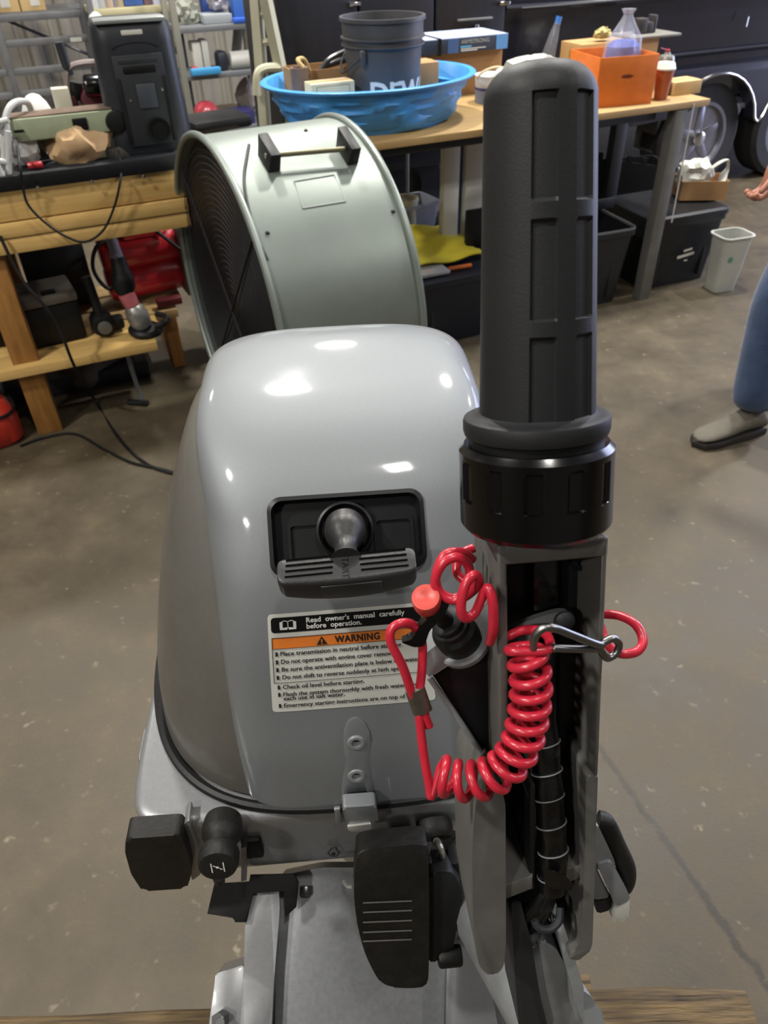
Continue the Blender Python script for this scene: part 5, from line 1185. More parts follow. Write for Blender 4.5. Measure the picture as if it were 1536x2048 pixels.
dr.solo('pipe_fitting', mat('fitting_dark', '#3e3b3c', .5, .3), 'dark metal pipe fittings on the grey tray', 'fittings')
# cup
A = at(1328, 208, VT + .07); cup = sthing('coffee_cup', 'orange-brown paper coffee cup with a white lid at the table edge', 'cup', (A.x, VT + .10, TT))
chh_ = at(1328, 130, VT + .10).z - TT; SB(cup).lathe([(0, .027), (chh_ * .88, .038), (chh_ * .88, .001)], (0, 0, 0), (0, 0, 1), 32).build('paper_body', mat('cup_brown', '#a5582f', .6, col2='#8d4826', scale=14, mix=.2), cup)
SB(cup).lathe([(0, .041), (.006, .042), (.010, .039), (.022, .036), (.026, .033), (.022, .028), (.022, .001)], (0, 0, chh_ * .87), (0, 0, 1), 32).build('lid', mat('cup_lid', '#d6d5cc', .4), cup)
A = at(1334, 170, VT + .22); tin = sthing('spray_can', 'small grey tin with a red nozzle behind the coffee cup', 'spray can', (A.x + .005, VT + .26, TT))
th_ = at(1334, 103, VT + .26).z - TT; SB(tin).lathe([(0, .035), (th_ * .82, .035), (th_ * .90, .030), (th_ * .93, .014), (th_ * .98, .012)], (0, 0, 0), (0, 0, 1), 24).build('can', mat('tin_grey', '#8d8d86', .35, .6), tin)
SB(tin).cyl((0, 0, th_ * .96), (0, 0, th_ * 1.06), .008, seg=12, bev=.002).build('nozzle', M_red, tin); SB(tin).tube([(0, 0, th_ * 1.03), (-.05, -.01, th_ * 1.12)], .0015, 6).build('straw', M_red, tin)
sb_, _, _ = carton('pale_carton', 'small pale open-ended box at the right end of the table', 1352, 1405, 162, VT + .12, TT, .10, M_cardl)
q = MB(SF); A = at(1350, 190, VT + .1); q.box((A.x - .004, VT + .17, TT + .028), (.018, .06, .056), bev=.002); q.solo('black_marker_box', M_black, 'narrow black box between coffee cup and pale carton', 'box')
# bottle with a blue cap and a crumpled bag behind the grip
A = at(1110, 110, VT + .5); bo = sthing('clear_bottle', 'slim clear bottle with a blue cap leaning behind the tiller grip', 'bottle', (A.x, VT + .55, TT))
bz = at(1125, 32, VT + .55).z - TT; SB(bo).tube([(0, 0, .004), (.0, 0, bz * .5), (.02, 0, bz * .78), (.032, 0, bz * .93)], lambda t: .030 - .018 * smooth((t - .4) / .5), 18).build('bottle_body', mat('clear_plastic', '#8b8f98', .15, alpha=.35), bo)
SB(bo).tube([(.030, 0, bz * .90), (.036, 0, bz)], .013, 14).build('cap', mat('cap_blue', '#3d78c4', .4), bo)
c = MB(SF); A = at(1065, 140, VT + .35); lump(c, (A.x, VT + .35, TT + .075), .10, (1.7, .9, 1.0), .35, 6, 31, 3); c.solo('crumpled_bag', mat('bag_white', '#b3b3ae', .45), 'crumpled whitish plastic bag behind the tiller grip', 'plastic bag', sharp=22)
q = MB(SF); A = at(1155, 160, VT + .15); q.box((A.x - .02, VT + .30, TT + .055), (.05, .2, .11), bev=.003); q.solo('red_carton', mat('red_orange', '#b54423', .5), 'red-orange carton left of the orange metal box', 'box')

# ================================================================== under and beside the table
def tote(name, label, u, v, w, d, h_, z0=0.0, rot=0.0, m=None, lid=False, open_=True, rimcol=None, group=None):
    t = sthing(name, label, 'tote', (u, v, z0), rot, group); m = m or mat('tote_black', '#131416', .42, col2='#1b1c1f', scale=16, mix=.3)
    r0 = rrect(w * .84, d * .84, .03, 4); r1 = rrect(w * .96, d * .96, .035, 4); ri = rrect(w * .92, d * .92, .03, 4); rb = rrect(w * .80, d * .80, .03, 4); rr_ = rrect(w, d, .035, 4)
    L3 = lambda ring, z: [(p[0], p[1], z) for p in ring]
    rings = [L3(r0, 0), L3(r1, h_ * .92), L3(rr_, h_ * .92), L3(rr_, h_), L3(ri, h_)] + ([L3(rb, .012)] if open_ else [])
    SB(t).ring_loft(rings).build('tub', m, t, sharp=40)
    for sx in (-1, 1): SB(t).box((sx * w * .30, -d * .44, h_ * .5), (.02, .012, h_ * .8), bev=.003).build('rib', m, t)
    if lid:
        SB(t).ring_loft([L3(rrect(w * 1.03, d * 1.03, .04, 4), h_ + .001), L3(rrect(w * 1.03, d * 1.03, .04, 4), h_ + .022), L3(rrect(w * .95, d * .95, .03, 4), h_ + .030), L3(rrect(w * .8, d * .8, .03, 4), h_ + .022)]).build('lid', m, t)
    return t
# black tote at the leg with a carton of bags on it
A, B_ = fl_(1318, 580), fl_(1430, 560)
tw = .46; tR = tote('black_tote', 'closed black tote with white stamp right of the table leg', A.x + .12, A.y + .20, tw, .40, .335, rot=R(-2), lid=True, open_=False)
tR_top = .335 + .032; FTt = WM[tR.name] @ frame(Vector((0, -.205, 0)), Vector((1, 0, 0)), Vector((0, 0, 1)), Vector((0, -1, 0)))
tb = MB(); tb.box((.02, .16, .004), (.10, .014, .001), M=FTt @ Matrix.Rotation(R(6), 4, 'Z')); tb.box((.03, .185, .004), (.05, .010, .001), M=FTt @ Matrix.Rotation(R(6), 4, 'Z')); tb.box((.01, .135, .004), (.02, .008, .001), M=FTt); tb.build('white_stamp', M_white, tR)
kx, kw, kh = .0, 0, 0
A = at(1412, 418, VT + .2); kc2 = sthing('kraft_box', 'open kraft box on the black tote filled with plastic bags', 'box', (A.x - .015, VT + .26, tR_top), R(-26))
for (cx, cy, sx, sy, nm) in ((0, -.075, .225, .003, 'front_wall'), (0, .075, .225, .003, 'back_wall'), (-.112, 0, .003, .15, 'side_wall'), (.112, 0, .003, .15, 'side_wall')): SB(kc2).box((cx, cy, .045), (sx, sy, .09)).build(nm, M_card, kc2)
SB(kc2).box((0, 0, .002), (.224, .15, .004)).build('bottom', M_card, kc2)
c = SB(kc2); lump(c, (-.04, 0, .10), .075, (1.1, .85, 1.1), .4, 6, 41, 3); c.build('plastic_bags', mat('bags_white', '#cbcac0', .4), kc2, sharp=22)
c = SB(kc2); c.tube(catmull([(.02, -.01, .12), (.06, -.02, .16), (.10, -.01, .17), (.115, 0, .13), (.10, -.01, .10), (.09, -.03, .07)], 6), lambda t: .014 + .006 * math.sin(t * 9), 10, flat=.4); c.build('bag_loop', mat('bags_white', '#cbcac0'), kc2)
# open black crate with notched rim behind, and the long open tote
A = at(1270, 420, VT + .55); cr3 = sthing('notched_crate', 'tall black crate with a notched rim under the table', 'crate', (A.x + .02, VT + .62, 0), R(-12))
zt_ = at(1270, 320, VT + .5).z; cwid = .50
ol = [(-cwid / 2, 0), (cwid / 2, 0), (cwid / 2, zt_ - .10)]
k = cwid / 2
while k > -cwid / 2 + .05:
    b0_ = zt_ - .10 + (.09 * (1 - (k + cwid / 2) / cwid)); ol += [(k, b0_), (k - .03, b0_ + .004), (k - .03, b0_ + .035), (k - .055, b0_ + .038), (k - .055, b0_ + .008)]; k -= .085
ol.append((-cwid / 2, zt_))
SB(cr3).prism(ol, -.006, .006, M=FX).build('front_wall', M_black, cr3); SB(cr3).prism([(-cwid / 2, 0), (cwid / 2, 0), (cwid / 2, zt_ * .8), (-cwid / 2, zt_ * .8)], -.006, .006, M=FX @ Matrix.Translation((0, 0, -.3))).build('back_wall', M_black, cr3)
for sx in (-1, 1): SB(cr3).box((sx * cwid / 2, .15, zt_ * .4), (.012, .3, zt_ * .8)).build('side_wall', M_black, cr3)
rimm = mat('tote_rim', '#5a5a5a', .45)
A = fl_(1190, 618); tO = tote('open_black_tote', 'open black tote with grey worn rim left of the table leg', A.x - .06, A.y + .21, .50, .40, .36, rot=R(-3))
SB(tO).tube([(p[0], p[1], .36) for p in rrect(.49, .39, .035, 4)], .007, 8, closed=True).build('worn_rim', rimm, tO)
SB(tO).box((.16, .1, .388), (.30, .012, .05), bev=.004).build('folded_lid', M_dark, tO)
# white trash bin
A = fl_(1448, 588); bn = sthing('waste_bin', 'slim white plastic waste bin with a small green logo', 'waste bin', (A.x + .03, A.y + .07, 0), R(-6))
bh = .275; L3 = lambda ring, z, dx=0: [(p[0] + dx, p[1], z) for p in ring]
SB(bn).ring_loft([L3(rrect(.125, .10, .025, 5), 0), L3(rrect(.165, .135, .035, 5), bh * .97), L3(rrect(.182, .15, .04, 5), bh * .975), L3(rrect(.182, .15, .04, 5), bh), L3(rrect(.160, .13, .033, 5), bh), L3(rrect(.118, .095, .025, 5), .01)]).build('tub', mat('bin_white', '#b9bab2', .45, col2='#a9aaa2', scale=5, mix=.3), bn)
lg_ = SB(bn); lg_.lathe([(0, .013), (.0006, .013), (.0006, .005)], (-.03, -.0635, bh * .62), (0, -1, .1), 20); lg_.build('green_logo', mat('logo_green', '#4d8a6c', .5), bn)
# boxes and boards in the middle, below the table
A = fl_(905, 690); tL = tote('dark_tote', 'dark blue-black tote under a yellow plastic sheet beside the drum fan', A.x + .06, A.y + .20, .50, .38, .30, m=mat('tote_navy', '#1f242d', .5), open_=False)
zt = .302; A = at(845, 560, VT - .0)
yb = MB(SF); cu, cv_ = at(905, 520, VT + .1).x, VT + .28
def yfn(i, j):
    x = cu - .17 + .34 * i; y = cv_ - .16 + .36 * j; return (x, y, zt + .035 + .05 * smooth(j * 1.3) * (1 - .6 * abs(i - .45)) + .008 * math.sin(9 * i + 4 * j) + .006 * math.sin(17 * j))
yb.grid(yfn, 18, 14, thick=.006); yb.solo('yellow_sheet', mat('yellow_plastic', '#e3d346', .5, col2='#d0bf34', scale=8, mix=.2), 'crumpled yellow plastic sheet on the dark tote', 'plastic sheet', sharp=30)
wbd = MB(SF); A = at(885, 565, VT); wbd.box((A.x - .02, VT + .13, zt + .011), (.17, .16, .016), M=None, bev=.005); wbd.solo('white_sheet', M_white, 'white plastic panel poking out under the yellow sheet', 'panel')
for (px, lab_) in ((935, 'orange plastic tube under the right edge of the yellow sheet'), (857, 'orange plastic tube under the left edge of the yellow sheet')):
    q = MB(SF); A = at(px, 560, VT); q.tube([(A.x - .05, VT + .085, zt + .010), (A.x + .06, VT + .080, zt + .010)], .0095, 12); q.solo('orange_tube', mat('safety_orange', '#d97132', .5), lab_, 'tube', 'orange tubes under the yellow sheet')
for (x0, x1, lab_, dv) in ((888, 918, 'narrow white board standing left of the blue-striped gap', 0), (931, 985, 'wide white board standing behind the tiller grip', .004)):
    q = MB(SF); a, b2 = at(x0, 445, VT + .30), at(x1, 445, VT + .30); zb_ = at(900, 288, VT + .30).z; q.box(((a.x + b2.x) / 2, VT + .33 + dv, zb_ / 2), (b2.x - a.x, .04, zb_), bev=.003); q.solo('white_board', mat('board_white', '#dddcd4', .6, col2='#cfcec6', scale=5, mix=.2), lab_, 'board', 'white boards under the table')
q = MB(SF); a, b2 = at(917, 445, VT + .34), at(932, 445, VT + .34); q.box(((a.x + b2.x) / 2, VT + .36, zb_ / 2), (b2.x - a.x + .01, .02, zb_), bev=.002); q.solo('blue_strip', mat('strip_blue', '#3c4368', .5), 'dark blue strip between the two white boards', 'strip')
A = at(868, 440, VT + .28); cbn = sthing('clear_bin', 'translucent white plastic bin under the table', 'bin', (A.x + .06, VT + .66, .30), R(8))
M_clr = mat('translucent_bin', '#b9bcc8', .3, alpha=.8)
SB(cbn).ring_loft([L3(rrect(.20, .15, .02, 4), 0), L3(rrect(.235, .18, .025, 4), .125), L3(rrect(.25, .195, .025, 4), .127), L3(rrect(.25, .195, .025, 4), .14), L3(rrect(.225, .17, .02, 4), .14), L3(rrect(.19, .14, .02, 4), .008)]).build('tub', M_clr, cbn)
A = at(835, 430, VT + .40); q = sthing('cream_tub', 'round cream plastic tub standing behind the drum fan', 'tub', (A.x + .04, VT + .62, .30)); SB(q).lathe([(0, .055), (.15, .062), (.16, .066), (.17, .064), (.165, .055), (.03, .05), (.03, .001)], (0, 0, 0), (0, 0, 1), 28).build('tub', mat('tub_cream', '#c4bfa4', .5), q)
q = MB(SF); q.box((at(880, 500, VT + .65).x, VT + .68, .149), (.50, .36, .298), bev=.01); q.solo('storage_crate', M_dark, 'dark crate carrying the clear bin and cream tub', 'crate')
q = MB(SF); A = at(950, 470, VT + .22); q.box((A.x + .02, VT + .235, .40), (.12, .03, .19), bev=.006); q.solo('black_case', M_black, 'black case standing on the dark tote behind the yellow sheet', 'case')
tf = sthing('tripod_legs', 'thin grey metal tripod under the table behind the fan', 'tripod', (at(815, 350, VT + 1.0).x, VT + 1.0, 0))
tz_ = TT - .10; ux = at(815, 330, VT + 1.0).x; MB(SF).tube([(ux, VT + 1.0, .0), (ux, VT + 1.0, tz_)], .009, 8).build('post', M_galv, tf)
MB(SF).tube([(ux, VT + 1.0, tz_ - .04), (ux - .20, VT + .97, tz_ - .20)], .008, 8).build('brace', M_white, tf); MB(SF).tube([(ux - .2, VT + .97, tz_ - .20), (ux - .24, VT + .96, 0)], .008, 8).build('leg', M_galv, tf)

# ================================================================== dark boat on its trailer, right
M_hull = mat('hull_black', '#23242e', .2, col2='#2a2b36', scale=4, mix=.2, coat=.6)
WV = 4.16
hu0 = at(1022, 150, 4.0).x; hu1 = 8.4
boat = sthing('dark_boat', 'long glossy black boat hull on a tandem trailer behind the table', 'boat', ((hu0 + hu1) / 2, 5.0, 0))
prof = [(4.45, .44), (4.22, .47), (4.10, .56), (4.06, .68), (4.05, .80), (4.035, .815), (4.045, .83), (4.02, .98), (4.00, 1.10), (3.985, 1.115), (3.995, 1.13), (3.99, 1.26), (3.97, 1.40), (3.95, 1.42), (3.965, 1.44), (4.0, 1.75), (4.1, 1.95), (5.9, 1.95), (6.0, 1.4), (5.95, .7), (5.6, .46)]
rings = []
for k in range(13):
    t = k / 12; u = hu0 + (hu1 - hu0) * t; inset = .10 * max(0, 1 - t * 8) ** 2
    rings.append([(u, v + (inset if v < 5 else -inset), z) for v, z in prof])
MB(SF).ring_loft(rings).build('hull', M_hull, boat, sharp=30)
for z, v in ((.823, 4.03), (1.122, 3.98)): MB(SF).tube([(hu0 + .02, v, z), (hu1 - .02, v, z)], .007, 6).build('rub_strake', mat('strake_black', '#24252b', .2, spec=.7), boat)
# skirt with arches over the wheels
w1, w2 = at(1378, 270, WV), at(1556, 262, WV); WR = .325
sk = []; u_a, u_b = w1.x - .62, w2.x + .75
def arch(cx, r, a0, a1, n=12): return [(cx + r * math.cos(R(a0 + (a1 - a0) * k / n)), WR + r * math.sin(R(a0 + (a1 - a0) * k / n))) for k in range(n + 1)]
RA = WR + .055
lowm = [(((w1.x + w2.x) / 2) + .05 * k / 3, WR + .10 - .025 * math.cos(k * .8)) for k in (-2, -1, 0, 1, 2)]
sk = [(u_a, .74), (u_a, .47)] + arch(w1.x, RA, 155, 28) + lowm + arch(w2.x, RA, 152, 25) + [(u_b, .47), (u_b, .74)]
SK = SF @ frame(Vector((0, WV - .16, 0)), Vector((1, 0, 0)), Vector((0, 0, 1)), Vector((0, -1, 0)))
MB(SK).prism(sk, -.10, .0, bev=.004).build('wheel_skirt', mat('skirt_navy', '#2b2c39', .3, coat=.4), boat)
MB(SK).tube([(p[0], p[1], .003) for p in sk[2:-2]], .008, 8).build('chrome_trim', M_chrome, boat)
MB(SF).box((w1.x + .27, WV - .02, WR + .16), (.16, .12, .03), bev=.004).build('fender_step', mat('fender_white', '#a9a9bd', .4), boat)
M_alu = mat('alloy', '#9a9aa4', .3, .8, col2='#85858c', scale=10, mix=.3)
for wx in (w1.x, w2.x, ):
    ax_ = (0, -1, 0); o_ = (wx, WV + .10, WR)
    MB(SF).lathe([(0, .20), (0, WR - .03), (.02, WR), (.18, WR), (.20, WR - .03), (.195, .215), (.15, .20)], o_, ax_, 48, loop=True).build('tyre', M_rubber, boat)
    MB(SF).lathe([(.17, .20), (.195, .215), (.195, .195), (.16, .185), (.10, .18), (.10, .001)], o_, ax_, 40).build('rim', M_alu, boat)
    for k in range(5):
        a = R(72 * k + 20); d = Vector((math.cos(a), 0, math.sin(a))); p = Vector((wx, WV - .075, WR)); t_ = Vector((-d.z, 0, d.x))
        q = MB(SF); slab(q, [p + t_ * .035 + d * .03, p + t_ * .022 + d * .19, p - t_ * .022 + d * .19, p - t_ * .035 + d * .03], (0, .03, 0), .004); q.build('spoke', M_alu, boat)
    MB(SF).cyl((wx, WV - .065, WR), (wx, WV - .105, WR), .045, seg=20, bev=.008).build('hub_cap', M_chrome, boat)
for u in (hu0 + .3, w1.x - .5, hu1 - .4): MB(SF).box((u, WV + .4, .22), (.09, .09, .44), bev=.004).build('trailer_post', M_frame, boat)
MB(SF).box(((hu0 + hu1) / 2, WV + .25, .44), (hu1 - hu0, .06, .10), bev=.004).build('trailer_rail', M_frame, boat)
A = at(1316, 300, WV); MB(SF).box((A.x, WV + .05, .36), (.17, .2, .20), bev=.01).build('brake_box', M_greyd, boat)
A = at(1492, 45, 3.97); MB(SF).cyl((A.x, 3.965, A.z - .02), (A.x, 3.965, A.z + .03), .006, seg=8).build('drain_fitting', M_chrome, boat)
# ---- black enclosed trailer, left of the boat
cv = 3.98; cu0, cu1 = at(556, 60, cv).x, at(1012, 40, cv).x
cargo = sthing('cargo_trailer', 'matt black enclosed trailer standing behind the paddling pool', 'trailer', ((cu0 + cu1) / 2, cv + .3, 0))
M_crg = mat('cargo_black', '#1b1c21', .42, col2='#22232a', scale=5, mix=.2, stretch=(8, 1, .6))
wid = (cu1 - cu0) / 3
for k in range(3): MB(SF).box((cu0 + wid * (k + .5), cv + .03, 1.35), (wid - .012, .05, 1.7), bev=.006).build('side_panel', M_crg, cargo)
MB(SF).box(((cu0 + cu1) / 2, cv + .32, 1.35), (cu1 - cu0, .54, 1.68), bev=.01).build('body', M_crg, cargo)
for px, py in ((708, 8), (1012, 6), (1032, 72)):
    A = at(px, py, cv); q = MB(SF); q.box((min(A.x, cu1 - .02), cv - .006, A.z), (.06, .02, .018), bev=.004); q.build('latch', M_chrome, cargo)
for px in (948, ): A = at(px, 38, cv); MB(SF).box((A.x, cv - .01, A.z), (.20, .015, .010), bev=.002).build('trim_bar', M_galv, cargo)
A = at(950, 55, cv); MB(SF).box((A.x, cv - .01, A.z), (.025, .02, .03), bev=.004).build('lock', M_chrome, cargo)
for u in (cu0 + .5, cu1 - .5):
    for v in (cv + .20, ): MB(SF).lathe([(0, .12), (0, .25), (.02, .27), (.16, .27), (.18, .25), (.18, .12)], (u, v, .27), (0, 1, 0), 32, loop=True).build('wheel', M_rubber, cargo)
MB(SF).box(((cu0 + cu1) / 2, cv + .3, .46), (cu1 - cu0 - .2, .5, .10), bev=.005).build('chassis', M_frame, cargo)

# ================================================================== shelving along the back wall
M_rack = mat('rack_grey', '#707173', .5, .3, col2='#636466', scale=6, mix=.3)
RV = 7.6
rk = sthing('steel_rack', 'empty grey steel shelf rack at the back wall on the left', 'shelf rack', (.2, RV + .3, 0))
r0_, r1_ = at(20, 140, RV).x, at(182, 60, RV).x
lv = [at(80, 32, RV).z, at(80, 83, RV).z, at(75, 140, RV).z, at(75, 186, RV).z]
for u in (r0_, r1_, r0_ - .95):
    for v in (RV, RV + .55): MB(SF).box((u, v, .72), (.05, .05, 1.44), bev=.003).build('post', M_rack, rk)
for z in lv:
    for v in (RV, RV + .55):
        for (a, b2) in ((r0_, r1_), (r0_ - .95, r0_)) if v == RV or z == lv[0] else (): MB(SF).box(((a + b2) / 2, v, z), (b2 - a - .05, .035, .05), bev=.003).build('beam', M_rack, rk)
MB(SF).box(((r0_ + r1_) / 2, RV + .28, lv[0] + .025), (r1_ - r0_, .52, .012)).build('deck', M_rack, rk); MB(SF).box((r0_ - .475, RV + .28, lv[0] + .025), (.95, .52, .012)).build('deck', M_rack, rk)
MB(SF).tube([(r0_, RV + .60, lv[0] - .02), (r1_, RV + .60, lv[2])], .014, 6).build('brace', M_rack, rk)
A = at(152, 79, RV - .02); MB(SF).box((A.x, RV - .02, A.z), (.09, .004, .03)).build('shelf_tag', M_white, rk)
for (x0, x1, lab_) in ((-30, 42, 'left brown carton with a white sticker on the steel rack'), (43, 94, 'right brown carton with a white sticker on the steel rack')):
    a, b2 = at(x0, 20, RV + .06), at(x1, 20, RV + .06); t = sthing('rack_carton', lab_, 'box', ((a.x + b2.x) / 2, RV + .24, lv[0] + .0315), 0, 'cartons on the steel rack'); w = b2.x - a.x
    SB(t).box((0, 0, .14), (w - .005, .34, .28), bev=.003).build('body', M_cardl, t); SB(t).box((w * .1, -.171, .06), (.07, .003, .055)).build('sticker', M_white, t)
# wooden-shelf rack behind the speaker
PV = 7.0
sh1 = sthing('storage_rack', 'grey rack with a pale wooden shelf of bottles behind the loudspeaker', 'shelf rack', (at(260, 100, PV).x, PV + .25, 0))
a, b2 = at(182, 25, PV).x, at(352, 20, PV).x; zS = at(260, 22, PV).z
for u in (a, b2):
    for v in (PV, PV + .5): MB(SF).box((u, v, .80), (.045, .045, 1.6), bev=.003).build('post', M_rack, sh1)
for z, m_ in ((zS, mat('pale_shelf', '#b8b08c', .6)), (zS - .28, M_rack), (.12, M_rack)): MB(SF).box(((a + b2) / 2, PV + .25, z), (b2 - a - .01, .5, .045), bev=.003).build('shelf', m_, sh1)
def bottle(name, label, px, v, z0, h_, r, col, capcol=None, cat='bottle', group=None, dome=True):
    p = at(px, 20, v); t = sthing(name, label, cat, (p.x, v + .04, z0), 0, group)
    SB(t).lathe([(0, r), (h_ * .72, r), (h_ * .82, r * .7), (h_ * .86, r * .4), (h_ * .92, r * .4)] if dome else [(0, r), (h_, r), (h_, r * .6)], (0, 0, 0), (0, 0, 1), 20).build('body', mat('goods_' + col[1:], col, .45), t)
    SB(t).cyl((0, 0, h_ * .90), (0, 0, h_), r * .48, seg=14).build('cap', mat('goods_' + (capcol or col)[1:], capcol or col, .45), t); return t
zs = zS + .024
for px, h_, r, col, lab_ in ((192, .20, .038, '#b9bcc0', 'tall white caulk tube at the left end of the wooden shelf'), (206, .20, .036, '#a5a8ad', 'second pale caulk tube on the wooden shelf'), (222, .16, .036, '#a99786', 'tan bottle on the wooden shelf'), (234, .15, .026, '#77788a', 'slim bluish bottle on the wooden shelf'),
                             (243, .09, .032, '#a5957c', 'short tan jar on the wooden shelf'), (319, .15, .040, '#b5b7cc', 'white bottle with blue label at the right of the wooden shelf')):
    bottle('shelf_bottle', lab_, px, PV + .05, zs, h_, r, col, group='bottles on the wooden shelf')
q = MB(SF); x0_, x1_ = at(252, 20, PV + .06).x, at(290, 20, PV + .06).x; q.box(((x0_ + x1_) / 2, PV + .18, zs + .09), (x1_ - x0_, .22, .18), bev=.01); q.solo('blue_bin', mat('bin_blue', '#3458a8', .5, col2='#4a6ab5', scale=9, mix=.2), 'bright blue bin in the middle of the wooden shelf', 'bin')
q = MB(SF); x0_, x1_ = at(290, 20, PV + .06).x, at(312, 20, PV + .06).x; q.box(((x0_ + x1_) / 2, PV + .16, zs + .06), (x1_ - x0_ - .01, .18, .12), bev=.006); q.solo('purple_carton', mat('dusky_purple', '#6a5560', .6), 'dusky purple carton beside the bright blue bin', 'box')
for px, col, lab_ in ((290, '#c4c2ba', 'small white jar below the wooden shelf'), (318, '#6d83c4', 'small blue jar below the wooden shelf'), (330, '#8a7c3c', 'small ochre jar below the wooden shelf'), (262, '#8a6f70', 'small dull red jar below the wooden shelf')):
    bottle('small_jar', lab_, px, PV + .03, zS - .28 + .0235, .23, .036, col, group='jars below the wooden shelf', dome=False)
c = MB(SF); A = at(192, 55, PV - .06); c.lathe([(0, .02), (.03, .055), (.10, .065), (.16, .05), (.19, .015)], (A.x, PV - .075, A.z - .09), (.1, 0, 1), 20); c.solo('white_bottle', mat('jug_white', '#cfd2cc', .4), 'white plastic jug hooked on the rack post left of the loudspeaker', 'jug')
# grey steel rack right of the speaker
QV = 6.6; qa, qb = at(352, 55, QV).x, at(512, 50, QV).x
sh2 = sthing('parts_rack', 'grey steel rack of parts between the loudspeaker and the ladder', 'shelf rack', ((qa + qb) / 2, QV + .25, 0))
zq = [at(430, 56, QV).z, at(440, 150, QV).z, at(440, 262, QV).z]
for u in (qa, qb):
    for v in (QV, QV + .34): MB(SF).box((u, v, .85), (.045, .045, 1.7), bev=.003).build('post', mat('rack_light', '#8c8b80', .5, .2), sh2)
for z in zq + [.06]: MB(SF).box(((qa + qb) / 2, QV + .18, z), (qb - qa, .38, .04), bev=.003).build('shelf', mat('shelf_steel', '#83868a', .45, .4), sh2)
def goods(name, lab_, cat, px0, px1, h_, zi, col, v=QV + .05, d=.2, rnd=.008, group=None, dz=.0205):
    a, b2 = at(px0, 60 if zi == 0 else 150, v).x, at(px1, 60 if zi == 0 else 150, v).x; q = MB(SF); q.box(((a + b2) / 2, v + d / 2, zq[zi] + dz + h_ / 2), (b2 - a, d, h_), bev=rnd); return q.solo(name, mat('goods_' + col[1:], col, .5), lab_, cat, group)
c = MB(SF); A = at(378, 40, QV + .1); lump(c, (A.x, QV + .2, zq[0] + .085), .10, (1.0, .8, .85), .45, 7, 51, 3); c.solo('cloth_heap', mat('heap_grey', '#8e9086', .7), 'heap of pale grey fittings on the top steel shelf', 'fittings', sharp=20)
goods('white_tray', 'flat white tray on the top steel shelf', 'tray', 410, 468, .06, 0, '#9da3a8')
goods('blue_tub', 'blue tub at the right end of the top steel shelf', 'tub', 472, 498, .20, 0, '#3f6fc0', d=.16)
goods('blue_tray', 'flat bright blue tray under the blue tub', 'tray', 470, 506, .035, 0, '#2f5fc8', v=QV - .02, d=.06)
c = MB(SF); A = at(445, 20, QV + .12); lump(c, (A.x, QV + .18, zq[0] + .15), .075, (1.2, .8, 1.0), .4, 6, 52, 3); c.solo('foil_bundle', mat('foil_silver', '#a19fa8', .3, .6), 'silvery bundle on the flat white tray', 'bundle', sharp=20)
goods('dark_blue_box', 'dark blue box standing behind the silvery bundle', 'box', 412, 452, .28, 0, '#2c4688', v=QV + .32, d=.1)
goods('white_carton_pair', 'white carton with a red line on the middle steel shelf', 'box', 393, 410, .20, 1, '#c6c3ba', v=QV + .06, d=.14)
goods('white_book', 'white box leaning right of the red-lined carton', 'box', 412, 425, .21, 1, '#bdbcb4', v=QV + .05, d=.14)
goods('red_case', 'small red case at the foot of the white cartons', 'case', 386, 398, .05, 1, '#b04148', v=QV - .02, d=.06)
goods('cyan_level', 'long bright cyan box lying on the middle steel shelf edge', 'box', 384, 444, .045, 1, '#3c8fc4', v=QV - .09, d=.06)
goods('black_canister', 'dark canister on the middle steel shelf', 'canister', 440, 462, .13, 1, '#2a2d38', v=QV + .02, d=.14, rnd=.03)
c = MB(SF); A = at(487, 128, QV); c.cyl((A.x - .09, QV + .06, zq[1] + .082), (A.x + .11, QV + .06, zq[1] + .082), .06, seg=20, bev=.01); c.solo('paper_towel_roll', mat('roll_white', '#c2c2be', .6), 'white roll lying at the right of the middle steel shelf', 'roll')
c = MB(SF); A = at(478, 90, QV + .3); c.box((0, 0, 0), (.07, .05, .34), M=Matrix.Translation((A.x, QV + .32, zq[1] + .20)) @ Matrix.Rotation(R(14), 4, 'Y'), bev=.008); c.solo('pale_board', mat('pale_board', '#a39f94', .7), 'pale board leaning at the back of the middle steel shelf', 'board')
c = MB(SF); A = at(417, 212, QV - .02); c.sphere((A.x, QV + .10, zq[2] + .0205 + .10), .10, sc=(1, 1, .9)); 
for v in c.bm.verts: v.co.z = max(v.co.z, zq[2] + .021)
c.solo('red_helmet', mat('helmet_red', '#b8434e', .3, coat=.4), 'shiny red dome-shaped helmet on the lower steel shelf', 'helmet')
goods('purple_case', 'dark purple case on the lower steel shelf', 'case', 448, 500, .10, 2, '#39366e', v=QV + .03, d=.2)
goods('black_toolbox', 'black toolbox below the red helmet', 'toolbox', 396, 440, .05, 2, '#26272a', v=QV - .10, d=.12)
c = MB(SF); A = at(495, 205, QV + .2); lump(c, (A.x + .02, QV + .30, zq[2] + .15), .10, (.9, .7, 1.3), .35, 5, 55, 3); c.solo('beige_bag', mat('bag_beige', '#a49c90', .7), 'beige bag standing at the right of the lower steel shelf', 'bag', sharp=25)
